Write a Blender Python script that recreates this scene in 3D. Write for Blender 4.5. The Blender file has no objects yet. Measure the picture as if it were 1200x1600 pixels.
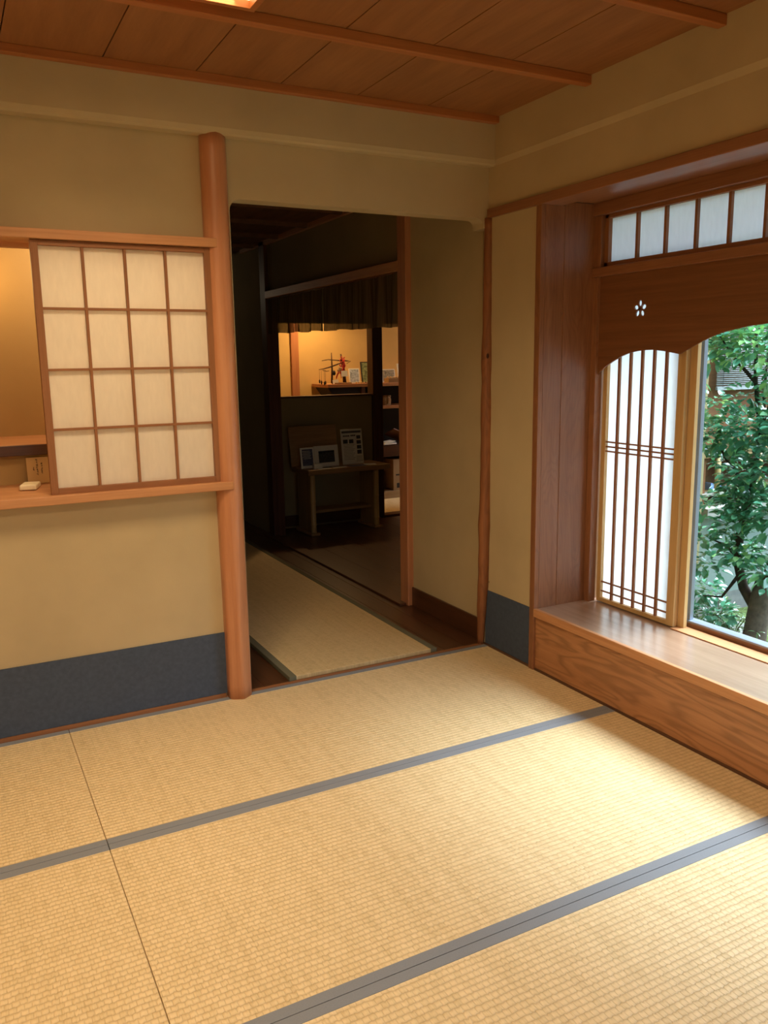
import bpy, bmesh, math, random
from mathutils import Vector, Matrix, Euler
random.seed(7)
scene = bpy.context.scene
COL = scene.collection
PI = math.pi

# ---------------------------------------------------------------- camera
cam_data = bpy.data.cameras.new('camera')
cam = bpy.data.objects.new('camera', cam_data)
COL.objects.link(cam)
cam.matrix_world = Matrix((
    (0.8843925, 0.0972059, -0.4565096, -2.2763407),
    (-0.4665129, 0.1533232, -0.8711244, -3.2688871),
    (-0.0146850, 0.9833834, 0.1809457, 1.4109218),
    (0, 0, 0, 1)))
cam_data.sensor_fit = 'VERTICAL'
cam_data.sensor_height = 36.0
cam_data.lens = 1285.13 * 36.0 / 1600.0
cam_data.clip_start = 0.02
scene.camera = cam

# ---------------------------------------------------------------- world, exposure
scene.view_settings.view_transform = 'Standard'
scene.view_settings.look = 'None'
scene.view_settings.gamma = 1.0
scene.view_settings.use_curve_mapping = False
scene.view_settings.exposure = 0.0

world = bpy.data.worlds.new('overcast_sky')
scene.world = world
world.use_nodes = True
wn = world.node_tree.nodes
wl = world.node_tree.links
bgn = wn['Background']
geo = wn.new('ShaderNodeNewGeometry')
sep = wn.new('ShaderNodeSeparateXYZ')
wr = wn.new('ShaderNodeValToRGB')
wr.color_ramp.elements[0].position = 0.01
wr.color_ramp.elements[0].color = (0.42, 0.52, 0.64, 1)
hz = wr.color_ramp.elements.new(0.0)
hz.color = (0.05, 0.05, 0.04, 1)
wr.color_ramp.elements[1].position = 0.9
wr.color_ramp.elements[1].color = (0.60, 0.77, 1.0, 1)
tc = wn.new('ShaderNodeTexCoord')
wl.new(tc.outputs['Generated'], sep.inputs[0])
wl.new(sep.outputs['Z'], wr.inputs[0])
wl.new(wr.outputs[0], bgn.inputs['Color'])
bgn.inputs['Strength'].default_value = 12.0


def light(name, kind, loc, power, color, size=0.1, rot=(0, 0, 0), **kw):
    d = bpy.data.lights.new(name, kind)
    d.energy = power
    d.color = color
    if kind == 'AREA':
        d.size = size
    elif kind in ('POINT', 'SPOT'):
        d.shadow_soft_size = size
    for k, v in kw.items():
        setattr(d, k, v)
    o = bpy.data.objects.new(name, d)
    COL.objects.link(o)
    o.location = loc
    o.rotation_euler = rot
    return o


# bright break in the cloud, high over the courtyard: a very soft sun
sun = light('hazy_sun', 'SUN', (3, -2, 5), 14.5, (0.84, 0.90, 1.0), rot=(0, 0, 0), angle=math.radians(42))
sun.rotation_euler = Vector((-0.50, 0.12, -1.0)).to_track_quat('-Z', 'Y').to_euler()
# lamps of the place, with some added fill lights among them
CEIL_EMIT = 5.0           # paper diffusers of the ceiling lights
CL = (1.0, 0.76, 0.47)
for lx, ly, pw, sp in ((-1.68, -1.00, 17, 132), (-3.05, -2.815, 32, 165)):
    light('ceiling_lamp_bulb', 'AREA', (lx, ly, 2.44), pw, CL, 0.5, spread=math.radians(sp))
light('shop_downlight', 'SPOT', (0.98, 4.15, 2.12), 44, (1.0, 0.60, 0.24), 0.05, spot_size=2.6, spot_blend=0.8)
light('shop_shelf_light', 'POINT', (2.3, 3.75, 1.9), 7, (1.0, 0.66, 0.34), 0.08)
light('side_room_lamp', 'POINT', (-2.14, 0.64, 1.80), 2.6, (1.0, 0.66, 0.25), 0.08)
light('shoji_panel_fill', 'POINT', (-1.66, 0.52, 1.95), 10.0, (1.0, 0.82, 0.56), 0.15)  # fill light added behind the shoji panel to brighten its paper
# portal guiding daylight through the bay window
po = light('bay_window_portal', 'AREA', (0.55, -1.40, 1.2), 1, (1, 1, 1), 2.0, rot=(0, math.radians(90), 0), shape='RECTANGLE', size_y=2.1)
po.data.cycles.is_portal = True
po2 = light('added_doorway_portal', 'AREA', (-1.75, -4.56, 0.92), 1, (1, 1, 1), 1.1, rot=(math.radians(90), 0, 0), shape='RECTANGLE', size_y=1.8)  # portal for daylight from the added doorway behind the camera
po2.data.cycles.is_portal = True
light('corridor_fill', 'POINT', (-0.6, 4.9, 2.1), 2.2, (1.0, 0.8, 0.55), 0.1)  # added fill, lifts the far corridor out of black
light('hall_fill', 'POINT', (1.5, 1.7, 2.2), 1.3, (1.0, 0.74, 0.42), 0.1)  # added fill for the dark hall, no fixture there

# ---------------------------------------------------------------- materials


def srgb(r, g, b):
    def f(c):
        c /= 255.0
        return c / 12.92 if c <= 0.04045 else ((c + 0.055) / 1.055) ** 2.4
    return (f(r), f(g), f(b), 1)


class NT:
    def __init__(self, name):
        self.m = bpy.data.materials.new(name)
        self.m.use_nodes = True
        self.t = self.m.node_tree
        self.n = self.t.nodes
        self.b = self.n['Principled BSDF']
        self.out = self.n['Material Output']

    def new(self, kind, **kw):
        x = self.n.new(kind)
        for k, v in kw.items():
            if hasattr(x, k):
                setattr(x, k, v)
            else:
                x.inputs[k].default_value = v
        return x

    def link(self, a, b):
        self.t.links.new(a, b)

    def coords(self, scale, rot=(0, 0, 0)):
        tcn = self.n.new('ShaderNodeTexCoord')
        mp = self.n.new('ShaderNodeMapping')
        mp.inputs['Scale'].default_value = scale
        mp.inputs['Rotation'].default_value = rot
        self.link(tcn.outputs['Object'], mp.inputs[0])
        return mp.outputs[0]

    def ramp(self, src, stops):
        r = self.n.new('ShaderNodeValToRGB')
        e = r.color_ramp.elements
        e[0].position, e[0].color = stops[0]
        e[1].position, e[1].color = stops[-1]
        for p, c in stops[1:-1]:
            k = e.new(p)
            k.color = c
        self.link(src, r.inputs[0])
        return r.outputs[0]

    def noise(self, vec, scale, detail=4, rough=0.55, dist=0.0):
        x = self.n.new('ShaderNodeTexNoise')
        x.inputs['Scale'].default_value = scale
        x.inputs['Detail'].default_value = detail
        x.inputs['Roughness'].default_value = rough
        x.inputs['Distortion'].default_value = dist
        self.link(vec, x.inputs['Vector'])
        return x.outputs[0]

    def math(self, op, a, b=None, c=None):
        x = self.n.new('ShaderNodeMath')
        x.operation = op
        for i, v in enumerate((a, b, c)):
            if v is None:
                continue
            if isinstance(v, (int, float)):
                x.inputs[i].default_value = v
            else:
                self.link(v, x.inputs[i])
        return x.outputs[0]

    def mix(self, fac, a, b, mode='MIX'):
        x = self.n.new('ShaderNodeMix')
        x.data_type = 'RGBA'
        x.blend_type = mode
        if isinstance(fac, (int, float)):
            x.inputs[0].default_value = fac
        else:
            self.link(fac, x.inputs[0])
        for i, v in ((6, a), (7, b)):
            if isinstance(v, tuple):
                x.inputs[i].default_value = v
            else:
                self.link(v, x.inputs[i])
        return x.outputs[2]

    def bump(self, h, strength, dist=0.01):
        x = self.n.new('ShaderNodeBump')
        x.inputs['Strength'].default_value = strength
        x.inputs['Distance'].default_value = dist
        self.link(h, x.inputs['Height'])
        self.link(x.outputs[0], self.b.inputs['Normal'])


def plain(name, col, rough=0.6, spec=0.5, metal=0.0, var=0.0, vscale=8):
    k = NT(name)
    k.b.inputs['Base Color'].default_value = col
    k.b.inputs['Roughness'].default_value = rough
    k.b.inputs['Metallic'].default_value = metal
    k.b.inputs['Specular IOR Level'].default_value = spec
    if var:
        n = k.noise(k.coords((1, 1, 1)), vscale, 5)
        d = tuple(c * (1 - var) for c in col[:3]) + (1,)
        l = tuple(min(1, c * (1 + var)) for c in col[:3]) + (1,)
        k.link(k.ramp(n, [(0.3, d), (0.7, l)]), k.b.inputs['Base Color'])
    return k.m


def wood(name, c1, c2, axis='z', rough=0.45, grain=1.0, rings=0.0, spec=0.4, ringscale=9.0, coat=0.0):
    """long straight grain along one axis; rings > 0 adds wavy cathedral figure"""
    k = NT(name)
    long, across = 0.5, 14.0 * grain
    sc = {'x': (long, across, across), 'y': (across, long, across), 'z': (across, across, long)}[axis]
    v = k.coords(sc)
    n = k.noise(v, 3.0, 6, 0.6, 0.4)
    n2 = k.noise(v, 14.0, 3, 0.6)
    f = k.math('ADD', k.math('MULTIPLY', n, 0.7), k.math('MULTIPLY', n2, 0.3))
    col = k.ramp(f, [(0.32, c1), (0.68, c2)])
    if rings:
        v2 = k.coords({'x': (1.6, 9, 9), 'y': (9, 1.6, 9), 'z': (9, 9, 1.6)}[axis])
        nn = k.noise(v2, 0.75, 3, 0.45, 0.3)
        s = k.math('SINE', k.math('MULTIPLY', nn, ringscale * 16))
        s = k.math('POWER', k.math('MULTIPLY_ADD', s, 0.5, 0.5), 2.5)
        dk = tuple(c * 0.62 for c in c1[:3]) + (1,)
        col = k.mix(k.math('MULTIPLY', s, rings), col, dk)
    k.link(col, k.b.inputs['Base Color'])
    k.b.inputs['Roughness'].default_value = rough
    k.b.inputs['Specular IOR Level'].default_value = spec
    k.b.inputs['Coat Weight'].default_value = coat
    k.b.inputs['Coat Roughness'].default_value = 0.3
    k.bump(f, 0.12, 0.002)
    return k.m


def plaster(name, col, var=0.08):
    k = NT(name)
    v = k.coords((1, 1, 1))
    n = k.noise(v, 2.3, 4)
    d = tuple(c * (1 - var) for c in col[:3]) + (1,)
    l = tuple(c * (1 + var) for c in col[:3]) + (1,)
    k.link(k.ramp(n, [(0.3, d), (0.7, l)]), k.b.inputs['Base Color'])
    k.b.inputs['Roughness'].default_value = 0.9
    k.b.inputs['Specular IOR Level'].default_value = 0.15
    k.bump(k.noise(v, 220, 3), 0.12, 0.002)
    return k.m


def tatami(name, period=0.0185, base=(232, 205, 156)):
    k = NT(name)
    tcn = k.n.new('ShaderNodeTexCoord')
    sp = k.n.new('ShaderNodeSeparateXYZ')
    k.link(tcn.outputs['Object'], sp.inputs[0])
    x, y = sp.outputs['X'], sp.outputs['Y']
    # rush stalks run along y, twine rows run along x
    wob = k.noise(k.coords((130, 6, 1)), 1.0, 2)
    row = k.math('MULTIPLY_ADD', wob, 0.55, k.math('MULTIPLY', y, 1.0 / period))
    ridge = k.math('ABSOLUTE', k.math('SINE', k.math('MULTIPLY', row, PI)))
    ridge = k.math('POWER', ridge, 0.55)
    cellrow = k.math('FLOOR', row)
    cx = k.math('FLOOR', k.math('MULTIPLY_ADD', cellrow, 0.5, k.math('MULTIPLY', x, 1.0 / 0.016)))
    comb = k.n.new('ShaderNodeCombineXYZ')
    k.link(cx, comb.inputs[0])
    k.link(cellrow, comb.inputs[1])
    wn_ = k.n.new('ShaderNodeTexWhiteNoise')
    k.link(comb.outputs[0], wn_.inputs['Vector'])
    fx = k.math('FRACT', k.math('MULTIPLY_ADD', cellrow, 0.5, k.math('MULTIPLY', x, 1.0 / 0.016)))
    seam = k.math('POWER', k.math('ABSOLUTE', k.math('SUBTRACT', k.math('MULTIPLY', fx, 2.0), 1.0)), 9.0)
    stalk = k.noise(k.coords((260, 9, 1)), 1.0, 3, 0.6)
    streak = k.noise(k.coords((46, 1.0, 1)), 1.0, 4, 0.65)
    f = k.math('ADD', k.math('MULTIPLY', stalk, 0.40), k.math('MULTIPLY', streak, 0.45))
    f = k.math('ADD', f, k.math('MULTIPLY', wn_.outputs['Value'], 0.15))
    dk = srgb(base[0] - 20, base[1] - 21, base[2] - 22)
    lt = srgb(base[0] + 10, base[1] + 10, base[2] + 12)
    col = k.ramp(f, [(0.28, dk), (0.5, srgb(*base)), (0.74, lt)])
    shade = k.math('MULTIPLY', k.math('SUBTRACT', 1.0, ridge), 0.38)
    shade = k.math('MAXIMUM', shade, k.math('MULTIPLY', seam, 0.16))
    col = k.mix(shade, col, srgb(150, 112, 62))
    k.link(col, k.b.inputs['Base Color'])
    k.b.inputs['Roughness'].default_value = 0.5
    k.b.inputs['Specular IOR Level'].default_value = 0.35
    h = k.math('SUBTRACT', ridge, k.math('MULTIPLY', seam, 0.5))
    k.bump(h, 0.8, 0.0022)
    return k.m


def paper(name, col, trans=0.5, fibre=True):
    k = NT(name)
    d = k.n.new('ShaderNodeBsdfDiffuse')
    t = k.n.new('ShaderNodeBsdfTranslucent')
    mx = k.n.new('ShaderNodeMixShader')
    mx.inputs[0].default_value = trans
    if fibre:
        n = k.noise(k.coords((6, 6, 1.5)), 12, 4)
        c = k.ramp(n, [(0.3, tuple(a * 0.95 for a in col[:3]) + (1,)), (0.7, col)])
        k.link(c, d.inputs[0])
        k.link(c, t.inputs[0])
    else:
        d.inputs[0].default_value = col
        t.inputs[0].default_value = col
    k.link(d.outputs[0], mx.inputs[1])
    k.link(t.outputs[0], mx.inputs[2])
    k.link(mx.outputs[0], k.out.inputs[0])
    return k.m


def thin_glass(name):
    k = NT(name)
    g = k.n.new('ShaderNodeBsdfGlossy')
    g.inputs['Roughness'].default_value = 0.02
    t = k.n.new('ShaderNodeBsdfTransparent')
    t.inputs[0].default_value = (0.93, 0.97, 0.96, 1)
    fr = k.n.new('ShaderNodeFresnel')
    fr.inputs[0].default_value = 1.45
    mx = k.n.new('ShaderNodeMixShader')
    gn = k.n.new('ShaderNodeNewGeometry')
    k.link(k.math('MULTIPLY', fr.outputs[0], k.math('SUBTRACT', 1.0, gn.outputs['Backfacing'])), mx.inputs[0])
    k.link(t.outputs[0], mx.inputs[1])
    k.link(g.outputs[0], mx.inputs[2])
    k.link(mx.outputs[0], k.out.inputs[0])
    return k.m


def emitter(name, col, strength):
    k = NT(name)
    k.b.inputs['Base Color'].default_value = (0.8, 0.75, 0.6, 1)
    k.b.inputs['Emission Color'].default_value = col
    k.b.inputs['Emission Strength'].default_value = strength
    return k.m


M = {}
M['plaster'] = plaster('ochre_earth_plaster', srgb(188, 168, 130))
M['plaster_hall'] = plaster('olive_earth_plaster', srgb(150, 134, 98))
M['plaster_shop'] = plaster('sand_plaster', srgb(214, 180, 118))
M['plaster_out'] = plaster('pale_green_plaster', srgb(122, 134, 126))
M['plaster_side'] = plaster('dim_gold_plaster', srgb(176, 142, 92))
M['dado'] = plain('charcoal_dado_paper', srgb(68, 78, 94), 0.75, 0.3, var=0.14, vscale=55)
M['tatami'] = tatami('woven_rush')
M['tatami_runner'] = tatami('woven_rush_fine', 0.012, (224, 198, 148))
M['border'] = plain('grey_border_cloth', srgb(132, 134, 138), 0.7, 0.3, var=0.06, vscale=300)
M['border_dark'] = plain('olive_grey_border_cloth', srgb(112, 108, 88), 0.8, 0.2, var=0.06, vscale=300)
hin1, hin2 = srgb(176, 120, 78), srgb(204, 148, 100)
M['hinoki_x'] = wood('cypress_grain_x', hin1, hin2, 'x')
M['hinoki_y'] = wood('cypress_grain_y', hin1, hin2, 'y')
M['hinoki_z'] = wood('cypress_grain_z', srgb(176, 114, 78), srgb(200, 140, 98), 'z', 0.35, 0.6, coat=0.25)
M['mill_z'] = wood('brown_muntin_z', srgb(132, 84, 50), srgb(156, 104, 66), 'z', 0.5)
M['mill_x'] = wood('brown_muntin_x', srgb(132, 84, 50), srgb(156, 104, 66), 'x', 0.5)
M['mill_y'] = wood('brown_muntin_y', srgb(132, 84, 50), srgb(156, 104, 66), 'y', 0.5)
r1, r2 = srgb(128, 82, 52), srgb(156, 104, 68)
M['red_z'] = wood('red_brown_cedar_z', r1, r2, 'z', 0.4, 0.8, 0.25, coat=0.2)
M['red_y'] = wood('red_brown_cedar_y', r1, r2, 'y', 0.4, 0.8, coat=0.2)
M['red_x'] = wood('red_brown_cedar_x', r1, r2, 'x', 0.4, 0.8)
M['arch'] = wood('dark_arch_board', srgb(110, 68, 38), srgb(132, 84, 50), 'y', 0.42, 1.2)
M['face'] = wood('figured_cedar_face', srgb(160, 108, 68), srgb(186, 132, 88), 'y', 0.42, 0.8, 0.6, ringscale=5)
M['sill'] = wood('polished_sill_board', srgb(140, 106, 82), srgb(172, 138, 112), 'y', 0.24, 0.7, 0.0, spec=0.9, coat=1.0)
M['yellow_z'] = wood('pale_cedar_stile', srgb(186, 146, 92), srgb(208, 172, 116), 'z', 0.5, 0.6)
M['dark_y'] = wood('dark_boards_y', srgb(70, 42, 26), srgb(96, 60, 38), 'y', 0.32, 0.8, 0.0, spec=0.5, coat=0.3)
M['dark_x'] = wood('dark_boards_x', srgb(70, 42, 26), srgb(96, 60, 38), 'x', 0.35, 0.8)
M['dark_z'] = wood('dark_post_z', srgb(70, 40, 24), srgb(98, 58, 36), 'z', 0.5, 0.8)
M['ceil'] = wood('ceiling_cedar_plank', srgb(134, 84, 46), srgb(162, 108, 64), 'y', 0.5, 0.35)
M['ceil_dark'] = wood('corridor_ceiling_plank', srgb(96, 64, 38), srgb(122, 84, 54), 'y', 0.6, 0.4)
M['batten'] = wood('ceiling_batten_wood', srgb(156, 92, 48), srgb(180, 112, 62), 'x', 0.45)
M['paper_warm'] = paper('washi_paper', (0.95, 0.89, 0.78, 1), 0.5)
M['paper_day'] = paper('washi_paper_daylit', (0.94, 0.95, 0.96, 1), 0.68)
M['glass'] = thin_glass('window_glass')
M['alu'] = plain('grey_aluminium', srgb(140, 146, 158), 0.4, 0.5, 0.5)
M['knot'] = plain('dark_knot', srgb(58, 30, 16), 0.8)
M['bark'] = wood('barked_pine', srgb(122, 74, 42), srgb(160, 102, 60), 'z', 0.6, 0.8, 0.3)
M['table'] = wood('worn_table_wood', srgb(136, 104, 66), srgb(164, 130, 88), 'x', 0.5)
M['table_z'] = wood('worn_table_wood_z', srgb(136, 110, 66), srgb(170, 140, 90), 'z', 0.5)
M['bamboo'] = wood('dry_bamboo', srgb(170, 142, 92), srgb(196, 168, 116), 'z', 0.35)
M['white'] = plain('white_card', srgb(226, 222, 210), 0.7, 0.3)
M['cream'] = plain('cream_plastic', srgb(240, 226, 190), 0.4, 0.5)
M['ink'] = plain('black_ink', srgb(30, 28, 28), 0.6)
M['greyink'] = plain('grey_ink', srgb(96, 94, 92), 0.7)
M['bluegrey'] = plain('blue_grey_print', srgb(84, 90, 116), 0.6, var=0.4, vscale=60)
M['photo'] = plain('dark_photo_print', srgb(64, 62, 58), 0.5, var=0.6, vscale=70)
M['picture_a'] = plain('green_gold_print', srgb(120, 130, 84), 0.4, var=0.7, vscale=45)
M['picture_b'] = plain('blue_white_print', srgb(170, 180, 196), 0.4, var=0.5, vscale=50)
M['picture_c'] = plain('brown_green_print', srgb(140, 126, 92), 0.4, var=0.7, vscale=50)
M['red'] = plain('red_cord', srgb(206, 52, 44), 0.6, var=0.2, vscale=40)
M['twig'] = plain('dark_twig', srgb(78, 52, 34), 0.8)
M['black'] = plain('near_black', srgb(28, 20, 18), 0.6)
M['basketry'] = plain('pale_basket', srgb(196, 160, 112), 0.7, var=0.35, vscale=120)
M['cardboard'] = plain('kraft_box', srgb(158, 124, 82), 0.8, var=0.05)
M['card_tan'] = plain('tan_card', srgb(206, 168, 112), 0.8)
M['blind'] = plain('weathered_reed', srgb(148, 150, 148), 0.6, var=0.2, vscale=40)
M['outwood'] = wood('outer_brown_board', srgb(98, 58, 28), srgb(122, 76, 40), 'x', 0.7)
M['outgrey'] = wood('weathered_ledge', srgb(128, 122, 112), srgb(156, 150, 140), 'x', 0.8)
M['orange'] = plain('orange_board', srgb(196, 96, 52), 0.6)
M['blue'] = plain('pale_blue_cloth', srgb(128, 160, 206), 0.7)
M['stone'] = plain('grey_stone', srgb(104, 104, 100), 0.9, var=0.25, vscale=14)
M['moss'] = plain('mossy_soil', srgb(70, 82, 46), 0.95, 0.1, var=0.5, vscale=12)
M['trunk'] = plain('grey_brown_bark', srgb(82, 72, 62), 0.9, 0.2, var=0.35, vscale=30)
M['stem'] = plain('dark_branch', srgb(56, 44, 36), 0.9, 0.2, var=0.3, vscale=30)


def leafmat(name, a, b, c, rough):
    k = NT(name)
    oi = k.n.new('ShaderNodeAttribute')
    oi.attribute_name = 'tint'
    col = k.ramp(oi.outputs['Fac'], [(0.0, a), (0.6, b), (1.0, c)])
    k.link(col, k.b.inputs['Base Color'])
    k.b.inputs['Roughness'].default_value = rough
    k.b.inputs['Specular IOR Level'].default_value = 1.0
    k.b.inputs['Coat Weight'].default_value = 1.0
    k.b.inputs['Coat Roughness'].default_value = 0.16
    t = k.n.new('ShaderNodeBsdfTranslucent')
    k.link(k.mix(0.5, col, srgb(120, 190, 60)), t.inputs[0])
    mx = k.n.new('ShaderNodeMixShader')
    mx.inputs[0].default_value = 0.22
    k.link(k.b.outputs[0], mx.inputs[1])
    k.link(t.outputs[0], mx.inputs[2])
    k.link(mx.outputs[0], k.out.inputs[0])
    return k.m


M['leaf'] = leafmat('glossy_camellia_leaf', srgb(50, 112, 84), srgb(104, 174, 142), srgb(178, 220, 130), 0.2)
M['fern'] = leafmat('fern_leaf', srgb(64, 98, 58), srgb(92, 128, 74), srgb(140, 166, 96), 0.5)

k = NT('brown_hemp_cloth')
d_ = k.n.new('ShaderNodeBsdfDiffuse')
t_ = k.n.new('ShaderNodeBsdfTranslucent')
tp = k.n.new('ShaderNodeBsdfTransparent')
nz = k.noise(k.coords((1, 90, 2)), 1.0, 4)
cc = k.ramp(nz, [(0.3, srgb(92, 76, 54)), (0.7, srgb(124, 104, 76))])
k.link(cc, d_.inputs[0])
k.link(cc, t_.inputs[0])
m1 = k.n.new('ShaderNodeMixShader')
m1.inputs[0].default_value = 0.25
m2 = k.n.new('ShaderNodeMixShader')
m2.inputs[0].default_value = 0.10
k.link(d_.outputs[0], m1.inputs[1])
k.link(t_.outputs[0], m1.inputs[2])
k.link(m1.outputs[0], m2.inputs[1])
k.link(tp.outputs[0], m2.inputs[2])
k.link(m2.outputs[0], k.out.inputs[0])
M['noren'] = k.m

# ---------------------------------------------------------------- mesh helpers


class MB:
    def __init__(self):
        self.v, self.f, self.mi, self.sm = [], [], [], []
        self.cur = 0

    def _add(self, vs, fs, smooth=False):
        b = len(self.v)
        self.v += [tuple(p) for p in vs]
        for f in fs:
            self.f.append([i + b for i in f])
            self.mi.append(self.cur)
            self.sm.append(smooth)
        return self

    def box(self, x0, x1, y0, y1, z0, z1):
        vs = [(x, y, z) for z in (z0, z1) for y in (y0, y1) for x in (x0, x1)]
        return self._add(vs, [(0, 2, 3, 1), (4, 5, 7, 6), (0, 1, 5, 4), (2, 6, 7, 3), (0, 4, 6, 2), (1, 3, 7, 5)])

    def obox(self, mat, sx, sy, sz):
        """box of full sizes centred at the origin of a matrix"""
        vs = [mat @ Vector((x * sx / 2, y * sy / 2, z * sz / 2)) for z in (-1, 1) for y in (-1, 1) for x in (-1, 1)]
        return self._add(vs, [(0, 2, 3, 1), (4, 5, 7, 6), (0, 1, 5, 4), (2, 6, 7, 3), (0, 4, 6, 2), (1, 3, 7, 5)])

    def prism(self, poly, axis, a, b):
        """2D outline (CCW) extruded along axis from a to b; poly coords are the two other axes in order"""
        n = len(poly)

        def P(u, v, w):
            return {'x': (w, u, v), 'y': (u, w, v), 'z': (u, v, w)}[axis]
        vs = [P(u, v, a) for u, v in poly] + [P(u, v, b) for u, v in poly]
        fs = [list(range(n))[::-1], list(range(n, 2 * n))]
        fs += [(i, (i + 1) % n, n + (i + 1) % n, n + i) for i in range(n)]
        return self._add(vs, fs)

    def tube(self, pts, radii, seg=12, smooth=True, cap=True):
        pts = [Vector(p) for p in pts]
        if isinstance(radii, (int, float)):
            radii = [radii] * len(pts)
        vs, fs = [], []
        up = None
        for i, p in enumerate(pts):
            d = (pts[min(i + 1, len(pts) - 1)] - pts[max(i - 1, 0)]).normalized()
            if up is None:
                up = Vector((1, 0, 0)) if abs(d.x) < 0.8 else Vector((0, 1, 0))
            u = d.cross(up).normalized()
            w = d.cross(u).normalized()
            up = w.cross(d) * -1 if False else up
            for s in range(seg):
                a = 2 * PI * s / seg
                vs.append(p + (u * math.cos(a) + w * math.sin(a)) * radii[i])
        for i in range(len(pts) - 1):
            for s in range(seg):
                s2 = (s + 1) % seg
                fs.append((i * seg + s, i * seg + s2, (i + 1) * seg + s2, (i + 1) * seg + s))
        self._add(vs, fs, smooth)
        if cap:
            b = len(self.v) - len(vs)
            self.f.append([b + s for s in range(seg)][::-1])
            self.f.append([b + (len(pts) - 1) * seg + s for s in range(seg)])
            self.mi += [self.cur] * 2
            self.sm += [False] * 2
        return self

    def ball(self, c, r, sc=(1, 1, 1), seg=12, rings=8):
        c = Vector(c)
        vs = [c + Vector((0, 0, -r * sc[2]))]
        for i in range(1, rings):
            t = -PI / 2 + PI * i / rings
            for s in range(seg):
                a = 2 * PI * s / seg
                vs.append(c + Vector((math.cos(t) * math.cos(a) * r * sc[0], math.cos(t) * math.sin(a) * r * sc[1], math.sin(t) * r * sc[2])))
        vs.append(c + Vector((0, 0, r * sc[2])))
        fs = []
        for s in range(seg):
            fs.append((0, 1 + (s + 1) % seg, 1 + s))
        for i in range(rings - 2):
            for s in range(seg):
                s2 = (s + 1) % seg
                fs.append((1 + i * seg + s, 1 + i * seg + s2, 1 + (i + 1) * seg + s2, 1 + (i + 1) * seg + s))
        top = len(vs) - 1
        for s in range(seg):
            fs.append((1 + (rings - 2) * seg + s, 1 + (rings - 2) * seg + (s + 1) % seg, top))
        return self._add(vs, fs, True)


def obj(name, mb, mat, parent=None, origin=None, bevel=0.0, **props):
    """link one mesh object; vertices are given in world space"""
    if parent is not None:
        o0 = Vector(parent['_wo']) if '_wo' in parent else Vector((0, 0, 0))
    else:
        o0 = Vector(origin) if origin else Vector((0, 0, 0))
    me = bpy.data.meshes.new(name)
    me.from_pydata([tuple(Vector(v) - o0) for v in mb.v], [], mb.f)
    me.validate()
    mats = mat if isinstance(mat, (list, tuple)) else [mat]
    for m in mats:
        me.materials.append(M[m] if isinstance(m, str) else m)
    if len(me.polygons) == len(mb.mi):
        me.polygons.foreach_set('material_index', mb.mi)
        me.polygons.foreach_set('use_smooth', mb.sm)
    bm = bmesh.new()
    bm.from_mesh(me)
    bmesh.ops.recalc_face_normals(bm, faces=bm.faces)
    bm.to_mesh(me)
    bm.free()
    o = bpy.data.objects.new(name, me)
    COL.objects.link(o)
    o['_wo'] = tuple(o0)
    if parent is not None:
        o.parent = parent
        o['_wo'] = tuple(o0)
    else:
        o.location = o0
    if bevel:
        md = o.modifiers.new('soft_edges', 'BEVEL')
        md.width = bevel
        md.segments = 2
        md.limit_method = 'ANGLE'
    for a, b in props.items():
        o[a] = b
    return o


def thing(name, loc, label, cat, group=None):
    o = bpy.data.objects.new(name, None)
    o.empty_display_size = 0.05
    COL.objects.link(o)
    o.location = loc
    o['_wo'] = tuple(loc)
    o['label'] = label
    o['category'] = cat
    if group:
        o['group'] = group
    return o


def tag(o, label, cat, group=None, kind=None):
    o['label'] = label
    o['category'] = cat
    if group:
        o['group'] = group
    if kind:
        o['kind'] = kind
    return o


def struct(name, mb, mat, bevel=0.0, parent=None):
    o = obj(name, mb, mat, parent=parent, bevel=bevel)
    if parent is None:
        o['kind'] = 'structure'
    return o


# ================================================================= STRUCTURE
ROOM_L, ROOM_B = -3.96, -4.45     # left wall x, back-of-camera wall y
H = 2.46
DL, DR, DH = -1.226, -0.022, 2.043   # doorway

# floor under everything
mb = MB().box(ROOM_L - 0.1, 0.02, ROOM_B - 0.1, 0.0, -0.12, -0.056)
struct('floor', mb, 'dark_y')
# mats out of sight behind and below the camera are one plain woven floor
mb = MB().box(ROOM_L, -0.004, ROOM_B, -2.662, -0.056, -0.001)
obj('floor.001', mb, 'tatami')['kind'] = 'structure'
# corridor + entrance hall boards
mb = MB()
x = -1.27
for i in range(26):
    if x > 2.4:
        break
    w = 0.118 if x < -0.05 else 0.150
    mb.box(x, min(x + w - 0.0015, 2.4), 0.022 if x < 0.0 else 0.78, 5.4 if x < 0.0 else 3.30, -0.08, -0.006)
    x += w
obj('floor.002', mb, 'dark_y', bevel=0.0012)['kind'] = 'structure'
mb = MB().box(-1.4, 0.1, 0.0, 5.5, -0.14, -0.078).box(0.1, 2.42, 0.86, 5.5, -0.14, -0.078)
obj('floor.003', mb, 'dark_y')['kind'] = 'structure'
# threshold board under the back wall
struct('trim_1', MB().box(ROOM_L, -0.0, -0.001, 0.0215, -0.08, 0.004).box(ROOM_L, -1.34, -0.001, 0.016, 0.004, 0.018), 'mill_x', 0.001)
# raised wooden sill line of the corridor's right side, running to the far post
struct('trim_2', MB().box(-0.045, 0.045, 0.80, 3.2, -0.006, 0.008), 'dark_y', 0.002)

# back wall (with serving window and doorway), fillets at the doorway's top corners


def arc(cx, cz, r, a0, a1, n=8):
    return [(cx + r * math.cos(a0 + (a1 - a0) * i / n), cz + r * math.sin(a0 + (a1 - a0) * i / n)) for i in range(n + 1)]


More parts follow.
